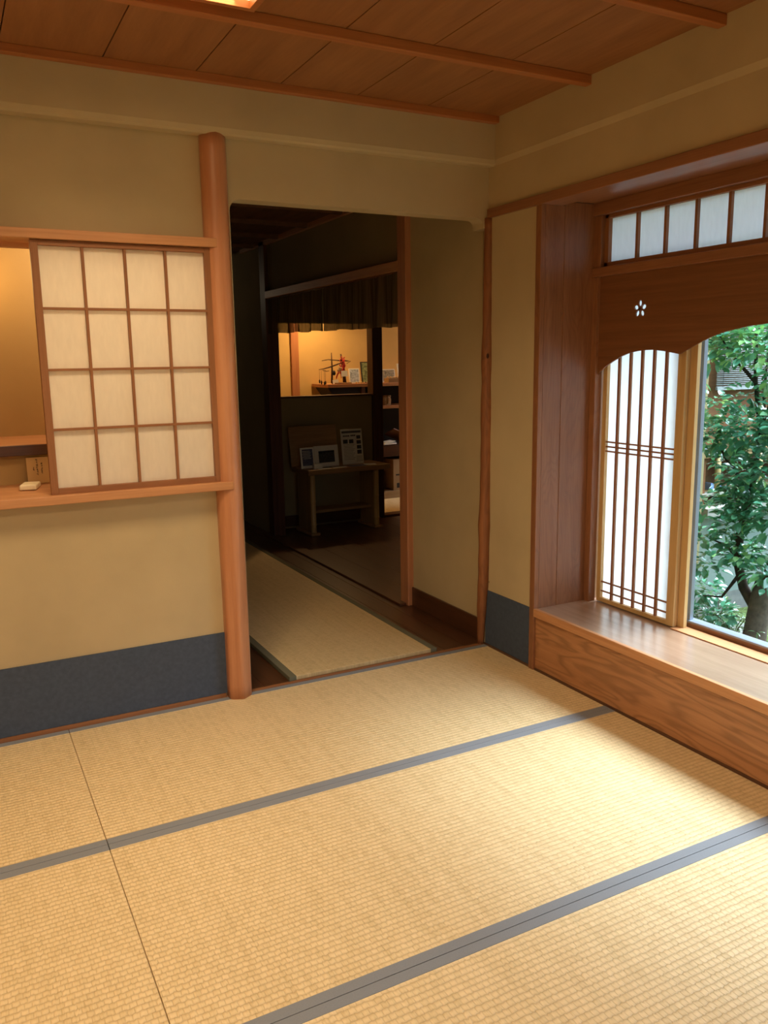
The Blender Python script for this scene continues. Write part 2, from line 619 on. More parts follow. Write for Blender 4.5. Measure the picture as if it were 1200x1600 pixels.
WT = 0.085
WL, WR, WB, WTp = -2.75, -1.30, 0.925, 1.862
mb = MB()
mb.box(ROOM_L, WL, 0.012, WT, 0.0, 2.27)
mb.box(WL, WR, 0.012, WT, 0.0, WB)
mb.box(WL, WR, 0.012, WT, WTp, 2.27)
head = [(WR, 2.27), (WR, 0.0), (DL, 0.0), (DL, DH - 0.045)] + arc(DL + 0.045, DH - 0.045, 0.045, PI, PI / 2) + \
       arc(-0.062, DH - 0.034, 0.034, PI / 2, 0.0, 6) + [(-0.028, 2.0), (0.02, 2.0), (0.02, 2.27)]
mb.prism(head, 'y', 0.0, WT)
struct('wall_back', mb, 'plaster')
# projecting upper band of the back wall with its rounded lower lip
mb = MB().prism([(-0.058, 2.47), (-0.058, 2.285), (-0.052, 2.268), (-0.040, 2.262), (0.06, 2.262), (0.06, 2.47)], 'x', ROOM_L, 0.0)
obj('wall_back.001', mb, 'plaster')['kind'] = 'structure'

# right wall: narrow panel beside the doorway, everything over the bay, slight lip above
mb = MB()
mb.box(0.0, 0.06, -0.385, 0.012, 0.0, 2.045)
mb.box(0.0, 0.10, -4.45, 0.012, 2.045, 2.27)
mb.prism([(-0.008, 2.285), (0.0, 2.262), (0.10, 2.262), (0.10, 2.47), (-0.008, 2.47)], 'y', -4.45, 0.01)
mb.box(0.0, 0.10, -4.45, -2.44, 0.0, 2.045)
struct('wall_right', mb, 'plaster', 0.0)
# left wall and the wall behind the camera
struct('wall_left', MB().box(ROOM_L - 0.1, ROOM_L, ROOM_B - 0.1, 0.09, -0.1, 2.6), 'plaster')
# wall behind the camera; its open garden doorway is added, to let daylight in
struct('wall_front', MB().box(ROOM_L, -2.3, ROOM_B - 0.1, ROOM_B, -0.1, 2.6).box(-1.2, 0.1, ROOM_B - 0.1, ROOM_B, -0.1, 2.6).box(-2.3, -1.2, ROOM_B - 0.1, ROOM_B, 1.82, 2.6), 'plaster')

# dark dado papers
struct('trim_3', MB().box(ROOM_L, -1.325, 0.004, 0.0115, 0.019, 0.288), 'dado')
struct('trim_4', MB().box(-0.004, 0.0, -0.366, -0.006, 0.012, 0.287), 'dado')
struct('baseboard_right', MB().box(-0.006, 0.0, -0.366, 0.0, -0.002, 0.0115), 'dark_y')

# ceiling planks (run away from the camera), seams every 0.328 m
mb = MB()
x = 0.0 - 0.045
edges = [0.0]
while x > ROOM_L:
    x -= 0.328
    edges.append(max(x, ROOM_L))
edges[0] = 0.1
for a, b in zip(edges[:-1], edges[1:]):
    mb.box(b + 0.002, a - 0.002, ROOM_B, 0.05, H, H + 0.02)
mb2 = MB().box(ROOM_L - 0.2, 0.12, ROOM_B - 0.2, 0.1, H + 0.021, H + 0.15)
struct('ceiling', mb, 'ceil')
obj('ceiling.001', mb2, 'black')['kind'] = 'structure'
# battens
n = 5
for y0 in (-0.662, -1.278, -1.894, -2.510, -3.126, -3.742):
    mb = MB().prism([(y0 - 0.018, H - 0.034), (y0 + 0.018, H - 0.034), (y0 + 0.018, H), (y0 - 0.018, H)], 'x', ROOM_L, 0.035)
    struct('trim_%d' % n, mb, 'batten', 0.003)
    n += 1
struct('trim_%d' % n, MB().box(ROOM_L, -0.01, -0.092, -0.0585, H - 0.028, H), 'batten', 0.002)
n += 1

# ---- left serving opening: head rail and sill board
struct('trim_%d' % n, MB().box(-2.9, -1.298, -0.052, 0.09, 1.850, 1.884), 'hinoki_x', 0.003)
n += 1
struct('trim_%d' % n, MB().box(-2.9, -1.280, -0.060, 0.36, 0.905, 0.9385), 'hinoki_x', 0.003)
n += 1
# side room behind the opening
mb = MB()
mb.box(-2.95, -1.30, 0.36, 0.42, 0.5, 1.088)          # low wall behind the counter
mb.box(-2.95, -1.28, 0.80, 0.86, 0.5, 2.3)            # far wall
mb.box(-1.30, -1.27, 0.09, 0.86, 0.0, 2.3)            # right wall = corridor's left wall
mb.box(-3.0, -2.95, 0.09, 0.86, 0.5, 2.3)
mb.box(-3.0, -1.27, 0.09, 0.86, 2.3, 2.36)
obj('wall_side_room', mb, 'plaster_side')['kind'] = 'structure'
sh = obj('wall_shelf', MB().box(-2.95, -1.30, 0.33, 0.80, 1.088, 1.100), 'hinoki_x', bevel=0.002)
obj('front_edge', MB().box(-2.95, -1.30, 0.322, 0.345, 1.056, 1.098), 'dark_x', sh, bevel=0.002)
tag(sh, 'long wooden shelf board across the side room behind the serving opening', 'shelf')
sh.name = 'shelf_board'
obj('trim_30', MB().box(-2.95, -1.30, 0.105, 0.135, 1.835, 1.862), 'hinoki_x', bevel=0.002)['kind'] = 'structure'

# ---- corridor shell
mb = MB()
mb.box(0.03, 0.10, WT, 0.775, 0.0, 2.36)                 # right wall near the doorway
obj('wall_corridor_right', mb, 'plaster')['kind'] = 'structure'
for nm, b in (('wall_corridor_upper', (0.03, 0.10, 0.87, 3.02, 1.955, 2.36)),           # above the curtain rail
              ('wall_corridor_far', (0.02, 0.09, 3.1405, 5.4, -0.1, 2.36)),
              ('wall_corridor_left', (-1.30, -1.25, 0.86, 5.4, -0.1, 2.36)),
              ('wall_corridor_end', (-1.30, 0.1, 5.4, 5.46, -0.1, 2.36)),
              ('wall_corridor_lintel', (-1.25, 0.03, WT, WT + 0.02, 2.10, 2.36))):
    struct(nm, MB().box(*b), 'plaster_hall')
struct('baseboard_corridor', MB().box(0.018, 0.03, WT, 0.772, -0.006, 0.108), 'dark_y', 0.002)
mb = MB()
for i in range(8):
    mb.box(-1.30 + i * 0.17, -1.30 + i * 0.17 + 0.166, WT, 5.45, 2.335, 2.35)
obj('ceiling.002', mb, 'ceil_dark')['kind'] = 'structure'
obj('ceiling.003', MB().box(-1.4, 2.5, WT, 5.5, 2.36, 2.5), 'black')['kind'] = 'structure'
mb = MB()
for i in range(9):
    y0 = 0.45 + i * 0.56
    mb.box(-1.25, 0.0, y0, y0 + 0.03, 2.308, 2.335)
obj('trim_31', mb, 'ceil_dark')['kind'] = 'structure'
obj('trim_32', MB().box(0.0, 0.03, WT, 3.6, 2.305, 2.335), 'hinoki_y')['kind'] = 'structure'
# hall side: far wall with window and doorway to the shop
HY = 3.38
for nm, b in (('wall_hall_lower', (0.09, 1.0995, HY, HY + 0.06, -0.1, 1.108)),
              ('wall_hall_left', (0.09, 0.20, HY, HY + 0.06, 1.108, 1.735)),
              ('wall_hall_upper', (0.09, 1.0995, HY, HY + 0.06, 1.735, 2.36)),
              ('wall_hall_lintel', (1.2005, 2.5, HY, HY + 0.06, 1.735, 2.36)),
              ('wall_hall_far', (2.30, 2.5, HY, HY + 0.06, -0.1, 1.735))):
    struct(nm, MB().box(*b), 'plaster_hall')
mb = MB().box(2.35, 2.42, 0.93, HY, -0.1, 2.36)
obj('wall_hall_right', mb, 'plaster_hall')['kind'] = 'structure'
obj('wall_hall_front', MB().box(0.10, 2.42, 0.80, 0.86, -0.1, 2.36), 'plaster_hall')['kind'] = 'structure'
struct('baseboard_hall', MB().box(0.10, 1.10, HY - 0.012, HY, -0.006, 0.09), 'dark_x', 0.002)
# window ledge in the hall wall and frames
struct('trim_33', MB().box(0.19, 1.10, HY - 0.02, HY + 0.08, 1.108, 1.122), 'dark_x', 0.002)
struct('trim_34', MB().box(1.18, 2.3, HY - 0.02, HY + 0.1, -0.02, 0.004), 'dark_x', 0.002)
# shop shell
mb = MB()
mb.box(0.05, 2.9, 4.60, 4.66, -0.02, 2.36)
mb.box(0.05, 0.10, HY + 0.06, 4.6, -0.02, 2.36)
mb.box(2.84, 2.9, HY, 4.6, -0.02, 2.36)
obj('wall_shop', mb, 'plaster_shop')['kind'] = 'structure'
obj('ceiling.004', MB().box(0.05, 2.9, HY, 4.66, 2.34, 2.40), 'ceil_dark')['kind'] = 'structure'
obj('floor.004', MB().box(0.10, 2.85, HY + 0.06, 4.6, -0.08, -0.002), 'tatami_runner')['kind'] = 'structure'
struct('trim_35', MB().box(0.815, 0.895, 4.575, 4.60, -0.002, 2.34), 'hinoki_z', 0.003)

# ================================================================= BAY WINDOW (right)
BY0, BY1 = -0.400, -2.40     # bay runs from here towards the camera
BX = 0.30
struct('trim_36', MB().box(-0.014, 0.105, -3.2, -0.008, 2.043, 2.083), 'red_y', 0.003)       # long head rail on the wall
struct('trim_37', MB().box(-0.012, 0.012, -0.400, -0.366, 0.0, 2.043), 'red_z', 0.002)      # jamb edge by the panel
struct('trim_38', MB().box(0.012, 0.113, -0.400, -0.375, 0.0, 2.043), 'red_z', 0.001)       # first side board
struct('trim_39', MB().box(0.1135, 0.36, -0.402, -0.378, 0.0, 2.06), 'red_z', 0.001)        # second side board
struct('trim_40', MB().box(-0.012, 0.36, BY1 - 0.03, BY1, 0.0, 2.06), 'red_z', 0.002)       # far side board
struct('trim_41', MB().box(0.02, 0.42, BY1, BY0, 2.062, 2.085), 'red_y', 0.001)             # soffit
mb = MB().box(-0.014, 0.365, BY1, BY0, 0.258, 0.292)
struct('trim_42', mb, 'sill', 0.003)                                                        # sill board
struct('trim_43', MB().box(0.0, 0.022, BY1, BY0, 0.0, 0.258), 'face', 0.001)                # face board under the sill
struct('trim_44', MB().box(-0.016, 0.004, BY1, BY0, 0.256, 0.2935), 'hinoki_y', 0.003)      # front lip of the sill
struct('trim_45', MB().box(0.30, 0.372, -1.89, -0.91, 0.2925, 0.297), 'hinoki_y', 0.001)    # shoji track
struct('trim_46', MB().box(-0.004, 0.0, BY1, -0.40, -0.002, 0.010), 'dark_y')
# outer wall below and above the window
mb = MB()
mb.box(0.375, 0.46, BY1 - 0.4, BY0 + 0.42, -0.5, 0.255)
mb.box(0.375, 0.46, BY1 - 0.4, BY0 + 0.42, 2.07, 2.45)
mb.box(0.375, 0.46, BY0, BY0 + 0.42, 0.255, 2.07)
mb.box(0.375, 0.46, BY1 - 0.4, BY1, 0.255, 2.07)
mb.box(0.06, 0.375, BY0 + 0.03, BY0 + 0.42, -0.1, 2.07)
mb.box(0.10, 0.46, BY1 - 0.6, 0.8, 2.09, 2.46)
mb.box(0.10, 0.46, 0.02, 0.8, -0.1, 2.09)
obj('wall_outer_right', mb, 'plaster_out')['kind'] = 'structure'
# eave
mb = MB().prism([(0.40, 2.50), (0.95, 2.38), (0.95, 2.41), (0.40, 2.54)], 'y', -4.4, 0.84)
obj('trim_47', mb, 'outwood')['kind'] = 'structure'
# window corner post, head and mid rails
struct('trim_48', MB().box(0.275, 0.315, -0.436, -0.4025, 0.292, 1.755), 'red_z', 0.002)
struct('trim_49', MB().box(0.268, 0.330, BY1, -0.4025, 1.755, 1.793), 'red_y', 0.002)
struct('trim_50', MB().box(0.268, 0.372, BY1, -0.4025, 2.010, 2.062), 'red_y', 0.002)
struct('trim_51', MB().box(0.275, 0.330, -0.447, -0.4025, 1.793, 2.010), 'red_z', 0.002)

# transom screen
tr = thing('transom_screen', (0.30, -1.40, 1.793), 'wide low paper transom screen with upright bars above the dark arched board', 'paper screen')
obj('rail', MB().box(0.296, 0.318, BY1 + 0.05, -0.447, 1.793, 1.814), 'mill_y', tr, bevel=0.001)
obj('rail', MB().box(0.296, 0.318, BY1 + 0.05, -0.447, 1.995, 2.010), 'mill_y', tr, bevel=0.001)
for y0 in (-0.447, BY1 + 0.068):
    obj('stile', MB().box(0.296, 0.318, y0 - 0.022, y0, 1.793, 2.010), 'mill_z', tr, bevel=0.001)
y0 = -0.629
while y0 > BY1 + 0.1:
    obj('muntin', MB().box(0.300, 0.316, y0 - 0.006, y0 + 0.006, 1.814, 1.995), 'mill_z', tr, bevel=0.001)
    y0 -= 0.1525
obj('paper', MB().box(0.3165, 0.3175, BY1 + 0.06, -0.46, 1.80, 2.0), 'paper_day', tr)

# arched board with plum blossom cut through it, made from a filled outline with holes


def curve_board(name, outline, holes, x0, x1, mat):
    cu = bpy.data.curves.new(name + '_outline', 'CURVE')
    cu.dimensions = '2D'
    cu.fill_mode = 'BOTH'
    cu.extrude = (x1 - x0) / 2
    for loop in [outline] + holes:
        s = cu.splines.new('POLY')
        s.points.add(len(loop) - 1)
        for p, (u, v) in zip(s.points, loop):
            p.co = (u, v, 0, 1)
        s.use_cyclic_u = True
    tmp = bpy.data.objects.new('tmp', cu)
    COL.objects.link(tmp)
    dg = bpy.context.evaluated_depsgraph_get()
    me = bpy.data.meshes.new_from_object(tmp.evaluated_get(dg))
    bpy.data.objects.remove(tmp)
    bpy.data.curves.remove(cu)
    xm = (x0 + x1) / 2
    for v in me.vertices:
        u, w, t = v.co
        v.co = (xm + t, u, w)
    me.name = name
    me.materials.clear()
    me.materials.append(M[mat])
    return me


low = [(-0.4027, 1.325), (-0.436, 1.336), (-0.449, 1.349), (-0.48, 1.370), (-0.527, 1.393), (-0.575, 1.413), (-0.621, 1.427), (-0.67, 1.435),
       (-0.711, 1.438), (-0.76, 1.438), (-0.815, 1.432), (-0.86, 1.425), (-0.898, 1.419), (-0.93, 1.434), (-1.004, 1.466), (-1.06, 1.486),
       (-1.119, 1.500), (-1.202, 1.513), (-1.29, 1.520), (-1.40, 1.523)]
mir = [(-2.80 - y, z) for y, z in low[:-1]][::-1]
outline = [(y, z) for y, z in low] + mir + [(BY1, 1.758), (-0.4027, 1.758)]
holes = []
EY, EZ = -0.675, 1.606
for k5 in range(5):
    a = PI / 2 + k5 * 2 * PI / 5
    cy_, cz_ = EY + 0.0225 * math.cos(a), EZ + 0.0225 * math.sin(a)
    loop = []
    for q in range(14):
        t = 2 * PI * q / 14
        u, v = 0.0125 * math.cos(t), 0.0092 * math.sin(t)
        loop.append((cy_ + u * math.cos(a) - v * math.sin(a), cz_ + u * math.sin(a) + v * math.cos(a)))
    holes.append(loop)
me = curve_board('arched_board', outline, holes, 0.290, 0.297, 'arch')
ab = thing('arched_valance', (0.292, -1.40, 1.52), 'dark brown arched board with a cut-out plum blossom of five petals, under the transom', 'board')
o = bpy.data.objects.new('board', me)
COL.objects.link(o)
o.parent = ab
for v in me.vertices:
    v.co = v.co - Vector((0.292, -1.40, 1.52))
# small dark centre peg of the blossom
obj('blossom_centre', MB().tube([(0.2880, EY, EZ), (0.2905, EY, EZ)], 0.004, 10), 'black', ab)

# lattice screens


def lattice(y_near, y_far, label):
    t = thing('lattice_screen', (0.33, (y_near + y_far) / 2, 0.293), label, 'paper screen')
    s = 1 if y_far < y_near else -1
    z0, z1 = 0.297, 1.78
    X0, X1 = 0.316, 0.340

    def bx(a, b, za, zb, name, mat, x0=X0, x1=X1):
        obj(name, MB().box(x0, x1, min(a, b), max(a, b), za, zb), mat, t, bevel=0.001)
    bx(y_near, y_near - s * 0.024, z0, z1, 'stile', 'yellow_z')
    bx(y_far + s * 0.040, y_far, z0, z1, 'stile', 'yellow_z')
    a, b = y_near - s * 0.024, y_far + s * 0.040
    bx(a, b, z0, 0.316, 'bottom_rail', 'yellow_z')
    bx(a, b, 1.755, z1, 'top_rail', 'yellow_z')
    bx(a, b, 1.490, 1.510, 'middle_rail', 'yellow_z')
    W_ = (b - a)
    for i in range(1, 6):
        c = a + W_ * i / 6.0
        bx(c - 0.006, c + 0.006, 0.316, 1.50, 'upright_bar', 'mill_z', X0 + 0.003, X0 + 0.014)
    for zc in (0.347, 0.391, 0.996, 1.017, 1.038):
        bx(a, b, zc - 0.0035, zc + 0.0035, 'cross_bar', 'mill_y', X0 + 0.005, X0 + 0.012)
    obj('paper', MB().box(X1 - 0.007, X1 - 0.006, min(a, b), max(a, b), 0.31, 1.76), 'paper_day', t)
    return t


lattice(-0.444, -0.908, 'tall paper screen with slim upright bars in the bay window')
# second panel partly slid behind the first: only its pale stile shows
ls = thing('sliding_screen', (0.36, -0.70, 0.293), 'pale wooden sliding screen edge showing just right of the barred paper screen', 'paper screen')
obj('stile', MB().box(0.343, 0.362, -0.940, -0.905, 0.297, 1.78), 'yellow_z', ls, bevel=0.001)
obj('stile', MB().box(0.343, 0.362, -0.468, -0.444, 0.297, 1.78), 'yellow_z', ls, bevel=0.001)
obj('bottom_rail', MB().box(0.343, 0.362, -0.905, -0.468, 0.297, 0.314), 'yellow_z', ls)
obj('top_rail', MB().box(0.343, 0.362, -0.905, -0.468, 1.76, 1.78), 'yellow_z', ls)
# glazed sash
gl = thing('window_1', (0.41, -1.40, 0.26), 'x', 'x')
del gl['label'], gl['category']
gl['kind'] = 'structure'
obj('window_frame', MB().box(0.385, 0.425, BY1 + 0.01, -0.865, 0.262, 0.314), 'red_y', gl, bevel=0.002)
obj('window_frame', MB().box(0.385, 0.425, BY1 + 0.01, BY0 - 0.01, 1.80, 1.85), 'red_y', gl, bevel=0.002)
mbb = MB().box(0.380, 0.430, BY1 + 0.02, -0.865, 0.314, 0.322)
for ya in (-0.868, -1.89):
    mbb.box(0.395, 0.415, ya - 0.036, ya - 0.008, 0.322, 1.80)
    mbb.box(0.388, 0.408, ya - 0.064, ya - 0.038, 0.322, 1.80)
obj('metal_frame', mbb, 'alu', gl, bevel=0.001)
obj('window_frame', MB().box(0.378, 0.39, -0.866, -0.85, 0.262, 1.80), 'red_z', gl, bevel=0.001)
obj('pane', MB().box(0.400, 0.403, BY1 + 0.02, BY0 - 0.02, 0.32, 1.80), 'glass', gl)
obj('pane', MB().box(0.400, 0.403, BY1 + 0.02, BY0 - 0.02, 1.85, 2.06), 'glass', gl)

# ================================================================= PILLARS
# round cypress pillar, hewn to flat facets lower down
pil = thing('round_pillar', (-1.286, -0.002, 0.0), 'smooth round reddish cypress pillar with hewn flat foot, left of the dark doorway', 'pillar')
mb = MB()
rings_, seg = [], 40
for i in range(41):
    z = 2.275 * i / 40
    rr = 0.0545 - 0.0040 * z / 2.275
    ring = []
    cut = max(0.0, min(1.0, (0.95 - z) / 0.5))
    for s in range(seg):
        a = 2 * PI * s / seg
        r = rr
        for fa in (-PI / 2 - 0.50, -PI / 2 + 0.62, PI / 2 + 0.5, 0.0 + 0.75, PI):
            da = math.cos(a - fa)
            if da > 0:
                lim = rr * (1 - 0.10 * cut) / da
                r = min(r, max(lim, 0))
        ring.append((-1.284 + r * math.cos(a), -0.002 + r * math.sin(a), z))
    rings_.append(ring)
vs = [p for r in rings_ for p in r]
fs = []
for i in range(40):
    for s in range(seg):
        s2 = (s + 1) % seg
        fs.append((i * seg + s, i * seg + s2, (i + 1) * seg + s2, (i + 1) * seg + s))
fs.append(list(range(seg))[::-1])
fs.append([40 * seg + s for s in range(seg)])
mb._add(vs, fs, True)
obj('shaft', mb, 'hinoki_z', pil)
obj('knot_mark', MB().ball((-1.282, -0.044, 2.02), 0.011, (0.8, 0.35, 1.5)), 'hinoki_z', pil)

# gnarled post in the room corner
gp = thing('gnarled_corner_post', (0.0, 0.02, 0.0), 'thin crooked natural log post with knots in the room corner right of the doorway', 'pillar')
prof = [(0.0, -0.015, 0.016), (0.10, -0.017, 0.020), (0.22, -0.018, 0.026), (0.38, -0.017, 0.027), (0.55, -0.014, 0.028), (0.62, -0.013, 0.033), (0.70, -0.010, 0.028),
        (0.9, -0.008, 0.027), (1.05, -0.006, 0.027), (1.17, -0.005, 0.030), (1.3, -0.005, 0.026), (1.42, -0.004, 0.030), (1.55, -0.002, 0.025), (1.75, 0.000, 0.025),
        (1.95, 0.001, 0.024), (2.045, 0.001, 0.022)]
pts, rad = [], []
for i in range(61):
    z = 2.045 * i / 60
    for (za, ca, ra), (zb, cb, rb) in zip(prof[:-1], prof[1:]):
        if za <= z <= zb + 1e-9:
            t = (z - za) / (zb - za)
            t = t * t * (3 - 2 * t)
            pts.append((ca + (cb - ca) * t, 0.018 - 0.024 * min(1.0, z / 0.35), z))
            rad.append(ra + (rb - ra) * t + 0.0008 * math.sin(z * 47))
            break
obj('shaft', MB().tube(pts, rad, 16), 'bark', gp)
for kx, kz, kr in ((-0.012, 1.425, 0.010), (0.010, 1.18, 0.011), (-0.010, 0.60, 0.012), (0.022, 1.96, 0.009), (0.010, 0.33, 0.007)):
    obj('knot', MB().ball((kx - 0.006, -0.030, kz), kr, (0.8, 0.45, 1.25)), 'knot', gp)

# corridor posts
tag(obj('square_post', MB().box(-0.005, 0.060, 0.775, 0.868, -0.005, 2.335), 'hinoki_z', origin=(0.03, 0.82, 0), bevel=0.004),
    'orange-lit square wooden post inside the doorway, at the right end of the curtain', 'post')
tag(obj('square_post', MB().box(0.0, 0.10, 3.02, 3.14, -0.005, 2.335), 'dark_z', origin=(0.05, 3.08, 0), bevel=0.004),
    'dark square wooden post deep in the corridor, at the left end of the curtain', 'post')
tag(obj('square_post', MB().box(1.10, 1.20, HY - 0.03, HY + 0.08, -0.005, 2.34), 'dark_z', origin=(1.15, HY, 0), bevel=0.004),
    'near-black wooden post between the shop window opening and the shop doorway, right of the table', 'post')
# curtain rail beam
struct('trim_52', MB().box(-0.005, 0.055, 0.868, 3.02, 1.900, 1.955), 'hinoki_y', 0.003)

# ================================================================= TATAMI


def mat_thing(x0, x1, y0, y1, label, borders=(True, True), bw=0.031, top=0.0, th=0.055, rush='tatami', bc='border'):
    t = thing('tatami_mat', ((x0 + x1) / 2, (y0 + y1) / 2, top - th), label, 'tatami mat', 'tatami mats of the room' if rush == 'tatami' else None)
    g = 0.0009
    obj('rush_surface', MB().box(x0 + g, x1 - g, y0 + g, y1 - g, top - th, top), rush, t, bevel=0.0015)
    if borders[0]:
        obj('cloth_border', MB().box(x0 + g, x1 - g, y1 - bw, y1 - g, top - th + 0.004, top + 0.0016), bc, t, bevel=0.001)
    if borders[1]:
        obj('cloth_border', MB().box(x0 + g, x1 - g, y0 + g, y0 + bw, top - th + 0.004, top + 0.0016), bc, t, bevel=0.001)
    return t


mat_thing(-1.98, -0.004, -0.895, -0.001, 'long tan tatami mat lying directly before the dark doorway')
mat_thing(-3.955, -1.98, -0.895, -0.001, 'tan tatami mat against the charcoal dado, in the far left of the photo')
mat_thing(-1.98, -0.004, -1.772, -0.895, 'tan tatami mat in the middle of the floor, lit brightest at its bay window end')
mat_thing(-3.955, -1.98, -1.772, -0.895, 'tan tatami mat in the lower left corner of the photo, left of the thin seam')
mat_thing(-1.98, -0.004, -2.660, -1.772, 'nearest tan tatami mat in the lower right corner of the photo')
mat_thing(-3.955, -1.98, -2.660, -1.772, 'tan tatami mat left of the nearest one, just below the picture edge')
# corridor runner, borders along its long sides
t = thing('tatami_runner', (-0.64, 1.8, -0.006), 'narrow tatami runner lying on the dark corridor boards beyond the doorway', 'tatami mat')
obj('rush_surface', MB().box(-1.03, -0.262, 0.045, 3.95, -0.006, 0.013), 'tatami_runner', t, bevel=0.002)
obj('cloth_border', MB().box(-1.034, -1.000, 0.043, 3.952, -0.006, 0.0146), 'border_dark', t, bevel=0.001)
obj('cloth_border', MB().box(-0.292, -0.258, 0.043, 3.952, -0.006, 0.0146), 'border_dark', t, bevel=0.001)

# ================================================================= SHOJI PANEL at the serving opening
sj = thing('shoji_panel', (-1.645, -0.018, 0.9385), 'sliding paper panel with a four by four wooden grid on the left wall opening', 'shoji panel')
X0, X1, Z0, Z1 = -1.968, -1.322, 0.9385, 1.848
Y0, Y1 = -0.034, -0.008
obj('stile', MB().box(X0, X0 + 0.026, Y0, Y1, Z0, Z1), 'mill_z', sj, bevel=0.0015)
obj('stile', MB().box(X1 - 0.024, X1, Y0, Y1, Z0, Z1), 'mill_z', sj, bevel=0.0015)
obj('rail', MB().box(X0 + 0.026, X1 - 0.024, Y0, Y1, Z0, Z0 + 0.022), 'mill_x', sj, bevel=0.001)
obj('rail', MB().box(X0 + 0.026, X1 - 0.024, Y0, Y1, Z1 - 0.018, Z1), 'mill_x', sj, bevel=0.001)
ax, bx_ = X0 + 0.026, X1 - 0.024
az, bz = Z0 + 0.022, Z1 - 0.018
for i in (1, 2, 3):
    c = ax + (bx_ - ax) * i / 4
    obj('muntin', MB().box(c - 0.0048, c + 0.0048, Y0 + 0.004, Y1 - 0.006, az, bz), 'mill_z', sj, bevel=0.0008)
    c = az + (bz - az) * i / 4
    obj('muntin', MB().box(ax, bx_, Y0 + 0.005, Y1 - 0.006, c - 0.0045, c + 0.0045), 'mill_x', sj, bevel=0.0008)
obj('paper', MB().box(ax - 0.006, bx_ + 0.006, -0.0135, -0.0125, az - 0.006, bz + 0.006), 'paper_warm', sj)

# small objects on the counter
mb = MB()
R_ = Matrix.Translation((-2.022, 0.190, 0.9505)) @ Matrix.Rotation(math.radians(-14), 4, 'Z')
mb.obox(R_, 0.062, 0.105, 0.020)
ctl = obj('remote_box', mb, 'cream', origin=(-2.022, 0.19, 0.9385), bevel=0.005)
tag(ctl, 'small cream plastic box lying on the counter left of the paper panel', 'remote control')
cardt = thing('note_card', (-1.985, 0.335, 0.9385), 'tan upright note card with vertical brush writing behind the cream box', 'note card')
mt = Matrix.Translation((-1.975, 0.338, 0.992)) @ Matrix.Rotation(math.radians(-8), 4, 'X')
obj('card', MB().obox(mt, 0.086, 0.003, 0.106), 'card_tan', cardt, bevel=0.0005)
mb = MB()
rr_ = random.Random(3)
for cxx, z_top, nn_, w in ((-0.004, 0.042, 7, 0.0085), (0.014, 0.030, 7, 0.006), (-0.018, 0.012, 3, 0.005)):
    z = z_top
    for i in range(nn_):
        for q in range(3):
            m2_ = mt @ Matrix.Translation((cxx + rr_.uniform(-.0015, .0015), -0.0021, z + rr_.uniform(-.003, .003))) @ Matrix.Rotation(rr_.choice((0.15, 1.4, 0.9, -0.5)), 4, 'Y')
            mb.obox(m2_, w * rr_.uniform(.5, 1), 0.0006, 0.0013)
        z -= w * 1.15
obj('brush_writing', mb, 'ink', cardt)

# ================================================================= CEILING LIGHTS


def ceiling_light(x0, x1, y0, y1, label):
    t = thing('ceiling_light', ((x0 + x1) / 2, (y0 + y1) / 2, H), label, 'ceiling light', 'square ceiling lights')
    mb = MB()
    z0, z1 = H - 0.034, H
    mb.box(x0, x1, y0, y0 + 0.02, z0, z1).box(x0, x1, y1 - 0.02, y1, z0, z1)
    mb.box(x0, x0 + 0.02, y0 + 0.02, y1 - 0.02, z0, z1).box(x1 - 0.02, x1, y0 + 0.02, y1 - 0.02, z0, z1)
    obj('frame', mb, 'batten', t, bevel=0.001)
    obj('diffuser', MB().box(x0 + 0.02, x1 - 0.02, y0 + 0.02, y1 - 0.02, H - 0.012, H - 0.004), M['lamp'], t)
    return t


M['lamp'] = emitter('glowing_lamp_paper', (1.0, 0.70, 0.36, 1), CEIL_EMIT)
ceiling_light(-2.00, -1.365, -1.255, -0.752, 'square glowing ceiling light between battens at the top edge of the photo')
ceiling_light(-3.37, -2.73, -3.10, -2.53, 'square ceiling light farther back in the room, over the camera')

# ================================================================= HALL: curtain, table, papers
nr = thing('noren_curtain', (0.02, 1.94, 1.60), 'short brown hemp doorway curtain hanging under the rail beyond the corridor', 'curtain')
obj('rod', MB().tube([(0.02, 0.88, 1.897), (0.02, 3.01, 1.897)], 0.006, 8), 'dark_y', nr)
rn = random.Random(11)
pan = [(0.872, 1.40), (1.404, 1.95), (1.954, 2.48), (2.484, 3.012)]
for ip, (ya, yb) in enumerate(pan):
    NU, NV = 44, 12
    ph = rn.uniform(0, 6)
    vs, fs = [], []
    for side in (0, 1):
        for j in range(NV + 1):
            for i in range(NU + 1):
                u, v = i / NU, j / NV
                y = ya + (yb - ya) * u
                amp = 0.003 + 0.013 * v
                xx = 0.02 + amp * math.sin(u * 16 + ph) + amp * 0.5 * math.sin(u * 37 + ph * 2) + side * 0.0008
                zb = 1.598 + 0.034 * (y - 0.87) / 2.14 + 0.004 * math.sin(u * 9 + ph)
                vs.append((xx, y, 1.899 + (zb - 1.899) * v))
    W1 = NU + 1
    off = W1 * (NV + 1)
    for j in range(NV):
        for i in range(NU):
            a = j * W1 + i
            fs.append((a, a + 1, a + W1 + 1, a + W1))
    me_ = MB()
    me_._add(vs[:off], fs, True)
    obj('cloth_panel', me_, 'noren', nr)

# table (slightly turned), side panels edged with bamboo
tb = thing('side_table', (0.62, 3.06, -0.005), 'small dim wooden side table on bamboo-edged panel legs under the shop window', 'table')
TA = math.radians(2.5)
TM = Matrix.Translation((0.625, 3.06, -0.005)) @ Matrix.Rotation(TA, 4, 'Z')


def tbox(x0, x1, y0, y1, z0, z1):
    return MB().obox(TM @ Matrix.Translation(((x0 + x1) / 2, (y0 + y1) / 2, (z0 + z1) / 2)), x1 - x0, y1 - y0, z1 - z0)


